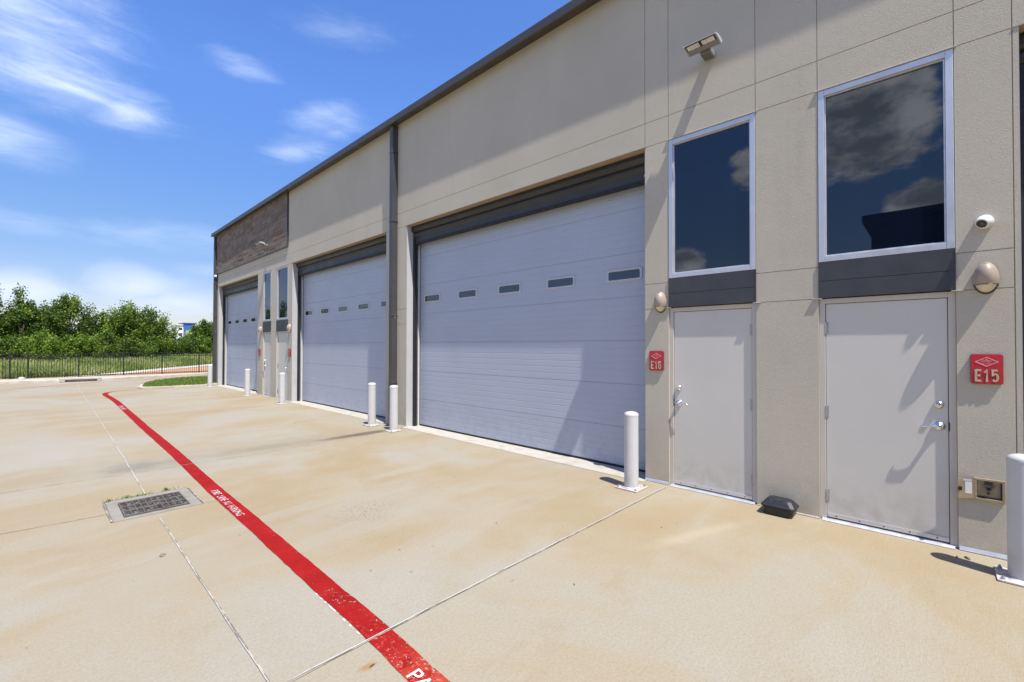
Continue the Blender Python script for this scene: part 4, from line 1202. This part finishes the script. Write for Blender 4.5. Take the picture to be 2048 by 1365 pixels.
T('shrub', 2.6, 44.4, 1.5, 2.0, 46, 'leaf_dark', 'dark shrub below the distant blue building', seed=18, ls=.13, **S)
T('shrub', 4.1, 44.8, 1.7, 2.0, 46, 'leaf_mid', 'green shrub beside the building corner', seed=19, ls=.13, **S)
# the wood carries on to the left of the picture and behind, seen from a step aside or mirrored in the glass
T('broadleaf_tree', -10.6, 46, 4.8, 3.6, 70, 'leaf_dark', 'dark green tree just left of the picture', seed=20)
T('broadleaf_tree', -14.2, 46.5, 5.2, 4.0, 70, 'leaf_mid', 'green tree further left of the picture', seed=21)
T('broadleaf_tree', -18.4, 46, 4.8, 4.2, 70, 'leaf_dark', 'dark tree far left of the picture', seed=22)
fw_r = np.random.default_rng(33); nb = 34000
bx_ = fw_r.uniform(-60, 26, nb); by_ = fw_r.uniform(50, 58, nb)
top = 2.9+.5*np.sin(bx_*.5)+.4*np.sin(bx_*1.1+2)
top = np.where(bx_ < -8, top+1.0, top); top = np.where((bx_ > 1.9) & (bx_ < 6.5), 1.1, top)
bz_ = .9+fw_r.random(nb)**.7*top
P = np.stack([bx_, by_, bz_], 1); u = fw_r.normal(0, 1, (nb, 3)); u /= np.linalg.norm(u, axis=1)[:, None]; w = np.cross(u, fw_r.normal(0, 1, (nb, 3))); w /= np.linalg.norm(w, axis=1)[:, None]
V = np.stack([P-u*.28, P+w*.18, P+u*.28, P-w*.18], 1)
o = quads('far_wood', V, M['leaf_dark'], np.clip(.18+.2*np.sin(bx_*1.7)+fw_r.normal(0, .15, nb), 0, 1)); stuff(o, 'dense wood behind the row of trees', 'wood')  # low tints: the shade under the trees is painted into the leaf colour

# ------------------------------------------------------------------ far building beyond the trees (blue tower)
ob = thing('distant_store', 'distant white building with a blue entrance tower above the trees', 'building', (23, 152, 0))
w_ = MB(); w_.box(20.5, 22.0, 150.6, 158, 0, 7.35); w_.box(24.6, 26.0, 150.6, 158, 0, 6.95); w_.box(26.0, 60, 151, 190, 0, 5.6); w_.box(20.5, 26, 158, 190, 0, 6); w_.build('wall', M['b_white'], ob)
w_ = MB(); w_.box(20.3, 22.0, 150.4, 158.1, 7.35, 7.6); w_.box(24.6, 26.1, 150.4, 158.1, 6.95, 7.15); w_.build('parapet', M['b_white'], ob)
w_ = MB(); w_.box(22.0, 24.6, 150, 157, 0, 7.75); w_.build('blue_tower', M['b_blue'], ob)
w_ = MB(); w_.box(21.85, 24.75, 149.8, 157.1, 7.76, 8.05); w_.build('tower_cap', M['b_cap'], ob)
w_ = MB(); w_.box(22.4, 24.1, 149.85, 149.99, 4.2, 5.9); w_.build('entrance_panel', M['b_tan'], ob)
for x0, x1, z0, z1 in ((20.9, 21.7, 6.1, 6.7), (24.9, 25.6, 5.6, 6.3), (20.9, 21.7, 4.4, 5.2), (24.9, 25.6, 4.2, 5.0)):
    w_ = MB(); w_.box(x0, x1, 150.55, 150.595, z0, z1); w_.build('window', M['b_glass'], ob)

# facing building across the yard: what the big windows mirror
fb = thing('facing_building', 'dark metal building across the yard, mirrored in the large near window', 'building', (-22, -12, 0))
w_ = MB(); w_.box(-36, -15.75, -40, 1.75, 0, 6.3); w_.build('wall', M['dark_wall'], fb)
w_ = MB(); w_.box(-15.74, -15.70, -40, -.6, .4, 6.1); w_.build('wall_panel', M['dark_wall2'], fb)
w_ = MB(); w_.box(-36.2, -15.5, -40.2, 2.0, 6.3, 6.55); w_.build('roof', M['dark_wall'], fb)
for k in range(4):
    y = -6-8*k; w_ = MB(); w_.box(-15.69, -15.66, y-5.4, y, 0.01, 4.2); w_.build('overhead_door', M['grey_door'], fb)

# ------------------------------------------------------------------ world, sun
SUN = Vector((-1, -3.85, 8.15)).normalized()
el = math.asin(SUN.z); az = math.atan2(SUN.x, SUN.y)
world = bpy.data.worlds.new('World'); SC.world = world; world.use_nodes = True
nt = NT(world); bg = nt.n['Background']
sky = nt.node('ShaderNodeTexSky'); sky.sky_type = 'NISHITA'; sky.sun_disc = False
sky.sun_elevation = el; sky.sun_rotation = az % (2*math.pi)
sky.air_density = 1.0; sky.dust_density = .35; sky.ozone_density = 2.2; sky.altitude = 100
tc = nt.node('ShaderNodeTexCoord'); dirv = tc.outputs['Generated']
sp = nt.node('ShaderNodeSeparateXYZ'); nt.link(dirv, sp.inputs[0])
AZ = nt.math('MULTIPLY', nt.math('ARCTAN2', sp.outputs[0], sp.outputs[1]), 180/math.pi)
EL = nt.math('MULTIPLY', nt.math('ARCSINE', sp.outputs[2]), 180/math.pi)
cmb = nt.node('ShaderNodeCombineXYZ'); nt.link(AZ, cmb.inputs[0]); nt.link(EL, cmb.inputs[1]); AE = cmb.outputs[0]
def sm(vec, sx, sy, rot=0, loc=(0,0,0)):
    mp = nt.node('ShaderNodeMapping'); mp.inputs['Scale'].default_value = (sx, sy, 1); mp.inputs['Rotation'].default_value = (0, 0, rot); mp.inputs['Location'].default_value = loc
    nt.link(vec, mp.inputs[0]); return mp.outputs[0]
wisp = nt.noise(sm(AE, .10, .38, R(-12)), 1.0, 9, .60, 1.1)      # streaky cirrus
warp = nt.noise(sm(AE, .10, .14), 1.0, 4, .55)
puff = nt.noise(sm(AE, .16, .26, 0, (3.3, 1.7, 0)), 1.0, 7, .58, .25)         # cumulus
streak = nt.noise(sm(AE, .15, .62, R(-10), (2, 5, 0)), 1.0, 10, .66, .8)
mixn = nt.math('ADD', nt.math('MULTIPLY', warp, .5), nt.math('MULTIPLY', streak, .5))
def blob(a0, e0, ra, re, rot=0, warpk=.9, nz=mixn):
    da = nt.math('SUBTRACT', AZ, a0); de = nt.math('SUBTRACT', EL, e0)
    ca, sa = math.cos(R(rot)), math.sin(R(rot))
    u = nt.math('DIVIDE', nt.math('ADD', nt.math('MULTIPLY', da, ca), nt.math('MULTIPLY', de, sa)), ra)
    v = nt.math('DIVIDE', nt.math('SUBTRACT', nt.math('MULTIPLY', de, ca), nt.math('MULTIPLY', da, sa)), re)
    d = nt.math('SQRT', nt.math('ADD', nt.math('MULTIPLY', u, u), nt.math('MULTIPLY', v, v)))
    d = nt.math('ADD', nt.math('MULTIPLY', d, .78), nt.math('MULTIPLY', nt.math('SUBTRACT', nz, .5), warpk*1.7))
    return nt.step(d, -.15, 1.05, 1, 0)
def vmax(L):
    o_ = L[0]
    for x in L[1:]: o_ = nt.math('MAXIMUM', o_, x)
    return o_
cir = vmax([
    nt.math('MULTIPLY', blob(1.5, 22.3, 7.2, 2.3, -4, 1.1), 1.0), nt.math('MULTIPLY', blob(5.2, 21.6, 3.6, 1.7, 18, 1.0), 1.0), nt.math('MULTIPLY', blob(-1.5, 27, 7.0, 6.5, 0, 1.2), .78),
    nt.math('MULTIPLY', blob(-2, 17.2, 4.2, 1.9, -6, 1.0), .72), nt.math('MULTIPLY', blob(15.5, 28.3, 3.8, 1.2, -4, 1.3), .62),
    nt.math('MULTIPLY', blob(24.2, 25.0, 4.6, 1.6, 8, 1.5), .50), nt.math('MULTIPLY', blob(20.4, 21.5, 3.6, 1.5, 14, 1.5), .52),
    nt.math('MULTIPLY', blob(26, 33.5, 7, 1.6, 4, 1.4), .30), nt.math('MULTIPLY', blob(10, 11.0, 12, 1.4, 4, 1.4), .30), nt.math('MULTIPLY', blob(-1, 10.5, 6, 1.2, -4, 1.4), .30)])
cirm = nt.math('MULTIPLY', cir, nt.step(wisp, .25, .72, .30, 1.0))
low = vmax([nt.math('MULTIPLY', blob(-1.2, 4.9, 4.2, 1.7, 0, 1.0, puff), .92), nt.math('MULTIPLY', blob(6.5, 6.0, 4.4, 2.0, 0, 1.1, puff), .80), nt.math('MULTIPLY', blob(9.5, 4.4, 5.5, 1.5, 0, 1.1, puff), .60),
            nt.math('MULTIPLY', blob(14, 8, 4, .8, 3, 1.2), .30)])
lowm = nt.math('MULTIPLY', low, nt.step(puff, .30, .62, .4, 1.0))
# the other half of the sky, mirrored in the near windows
bigc = vmax([blob(-84.5, 23.0, 8.5, 8.2, 10, .8, puff), blob(-98, 26, 9, 8, 0, .9, puff), blob(-90, 13.2, 5.0, 3.0, 0, .8, puff), blob(-74.6, 19, 3.0, 3.4, 0, .9, puff), blob(-67.3, 9.8, 3.2, 2.0, 0, .8, puff),
             blob(-72, 6, 12, 2.0, 0, .9, puff), blob(-115, 16, 12, 5, 0, .9, puff), blob(-140, 22, 14, 7, 0, .9, puff), blob(-45, 24, 10, 5, 0, .9, puff), blob(150, 20, 18, 6, 0, .9, puff)])
bigm = nt.step(bigc, .20, .46)
shade = nt.step(nt.noise(sm(AE, .16, .30, 0, (9, 4, 0)), 1.0, 8, .6), .36, .66)
ccol = nt.mix(shade, (2.4, 2.8, 3.2), (9.0, 9.4, 10.0))
col = sky.outputs[0]
# a touch deeper blue overhead, as in the photograph
hs = nt.node('ShaderNodeHueSaturation'); hs.inputs['Saturation'].default_value = 1.2; hs.inputs['Value'].default_value = 1.0; nt.link(col, hs.inputs['Color']); col = nt.mix(1.0, hs.outputs[0], (1.08, 1.03, 1.26), 'MULTIPLY'); col = nt.mix(1.0, col, nt.ramp(nt.math('DIVIDE', EL, 45, None, True), [(0, (.54,.49,.46)), (.12, (.59,.54,.50)), (.28, (.65,.65,.60)), (.6, (.94,.94,.94))]), 'MULTIPLY')
col = nt.mix(nt.math('MULTIPLY', cirm, .80), col, (4.9, 5.5, 6.5))
col = nt.mix(nt.math('MULTIPLY', lowm, .85), col, (5.0, 5.3, 5.8))
col = nt.mix(nt.math('MULTIPLY', bigm, .92), col, ccol)
nt.link(col, bg.inputs[0]); bg.inputs[1].default_value = .118

sd = bpy.data.lights.new('sun', 'SUN'); sd.energy = 3.9; sd.angle = R(.53); sd.color = (1, .965, .91)
so = bpy.data.objects.new('sun', sd); COL.objects.link(so); so.location = (-10, -40, 60)
so.rotation_euler = SUN.to_track_quat('Z', 'Y').to_euler()

# ------------------------------------------------------------------ camera
F, PITCH, ROLL, YAW = 897.745, .011878, .001451, .811676
D, H = 5.354, 1.7065
fwv = Vector((math.sin(YAW), math.cos(YAW), 0)); rt = Vector((math.cos(YAW), -math.sin(YAW), 0)); up = Vector((0, 0, 1))
fw2 = fwv*math.cos(PITCH)+up*math.sin(PITCH); up2 = up*math.cos(PITCH)-fwv*math.sin(PITCH)
rx = rt*math.cos(ROLL)+up2*math.sin(ROLL); ux = up2*math.cos(ROLL)-rt*math.sin(ROLL)
cd = bpy.data.cameras.new('camera'); cd.sensor_fit = 'HORIZONTAL'; cd.sensor_width = 36; cd.lens = F/2048*36; cd.clip_start = .05; cd.clip_end = 3000
co = bpy.data.objects.new('camera', cd); COL.objects.link(co)
m = Matrix(((rx.x, ux.x, -fw2.x, -D), (rx.y, ux.y, -fw2.y, 0), (rx.z, ux.z, -fw2.z, H), (0, 0, 0, 1)))
co.matrix_world = m
SC.camera = co

vs = SC.view_settings
vs.view_transform = 'Standard'; vs.look = 'None'; vs.gamma = 1; vs.exposure = 0.9; vs.use_curve_mapping = False
SC.render.engine = 'CYCLES'
SC.cycles.max_bounces = 8
SC.cycles.use_denoising = True
